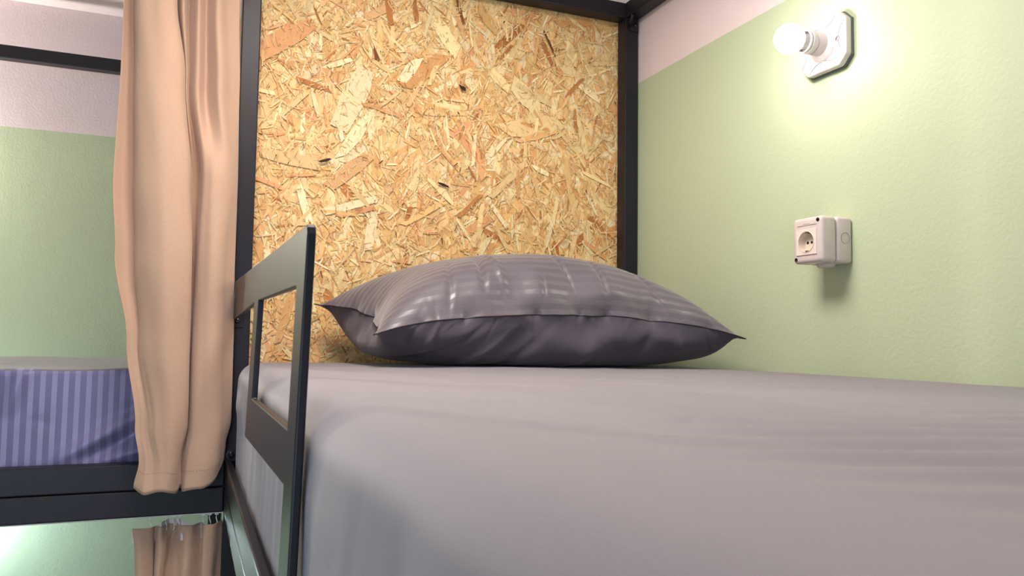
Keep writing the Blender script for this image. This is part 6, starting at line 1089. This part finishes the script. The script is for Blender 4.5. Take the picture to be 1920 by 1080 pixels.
bmesh.ops.triangle_fill(bm, edges=ring_edges(bm, q) + ring_edges(bm, circle(bm, OX0 - 0.0012, yi, zi, 0.0180)), use_beauty=True)
r_ = bmesh.ops.extrude_face_region(bm, geom=list(bm.faces))
for v in [g for g in r_['geom'] if isinstance(g, bmesh.types.BMVert)]: v.co.x += 0.0011
ins = part('socket_insert', bm, PLI, so_t, parent=cov)
WELL = 0.013
MO = Matrix.Translation((OX0 - 0.0012 + WELL, yi, zi)) @ MX
bm = bmesh.new(); lathe(bm, [(0.0192, WELL - 0.0004), (0.0190, WELL + 0.0007), (0.0181, WELL + 0.0009), (0.0178, WELL - 0.001), (0.0170, 0.0002), (0, 0.0)], 48, MO); part('socket_well', bm, plain('socket_well_cream', (222, 210, 192), 0.45), so_t, angle=30, parent=ins)
for dy, dz, r in ((-0.0095, 0.0, 0.0026), (0.0095, 0.0, 0.0026), (0.0, 0.0, 0.0024)):
    bm = bmesh.new(); lathe(bm, [(0, 0.0004), (r, 0.0004), (r, 0.0006), (0, 0.0006)], 20, Matrix.Translation((0, dy, dz)) @ MO)
    part('pin_hole', bm, DK, so_t, parent=ins)
CLIPM = plain('earth_clip_metal', (150, 138, 118), 0.35, 0.8)
for s in (-1, 1):
    bm = bmesh.new(); box(bm, (OX0 - 0.001, yi - 0.003, zi + s * 0.0165 - 0.0014), (OX0 + 0.009, yi + 0.003, zi + s * 0.0165 + 0.0014), 0.0005)
    part('earth_clip', bm, CLIPM, so_t, parent=ins)
bm = bmesh.new()
box(bm, (OX0 - 0.0004, yi - 0.024, 1.6085), (OX0 + 0.0005, yi + 0.022, 1.6097)); part('groove', bm, LN, so_t, parent=cov)
bm = bmesh.new(); box(bm, (OX0 - 0.0004, yi - 0.0245, zi - 0.0242), (OX0 + 0.0005, yi + 0.0245, zi - 0.0228)); part('groove', bm, LN, so_t, parent=cov)
# tiny raised marking above the upper groove
bm = bmesh.new()
for k in range(7): box(bm, (OX0 - 0.0003, yi - 0.008 + k * 0.0024, 1.6112), (OX0 + 0.0005, yi - 0.0066 + k * 0.0024, 1.6122))
part('marking', bm, LN, so_t, parent=cov)
for dy, dz in ((OY0 + 0.0085, OZ1 - 0.0075), (OY1 - 0.0085, OZ0 + 0.0075), (OY1 - 0.0085, OZ1 - 0.0075), (OY0 + 0.0085, OZ0 + 0.0075)):
    if (dy < 1.08) == (dz > 1.58):
        bm = bmesh.new(); lathe(bm, [(0, -0.001), (0.0034, -0.001), (0.0034, 0.0006), (0.0026, 0.0007), (0.0024, 0.0), (0, 0.0)], 20, Matrix.Translation((OX0, dy, dz)) @ MX); part('screw', bm, plain('screw_dark', (70, 62, 60), 0.4, 0.5), so_t, angle=30)
bm = bmesh.new()
MD = Matrix.Translation((1.034, (OY0 + OY1) / 2, OZ0 + 0.001)) @ Matrix.Rotation(math.pi, 4, 'X')
lathe(bm, [(0, 0), (0.0165, 0), (0.0165, 0.003), (0.0150, 0.0032), (0.0145, 0.0062), (0.011, 0.0075), (0, 0.0075)], 36, MD); part('cable_gland', bm, PL, so_t, angle=30)
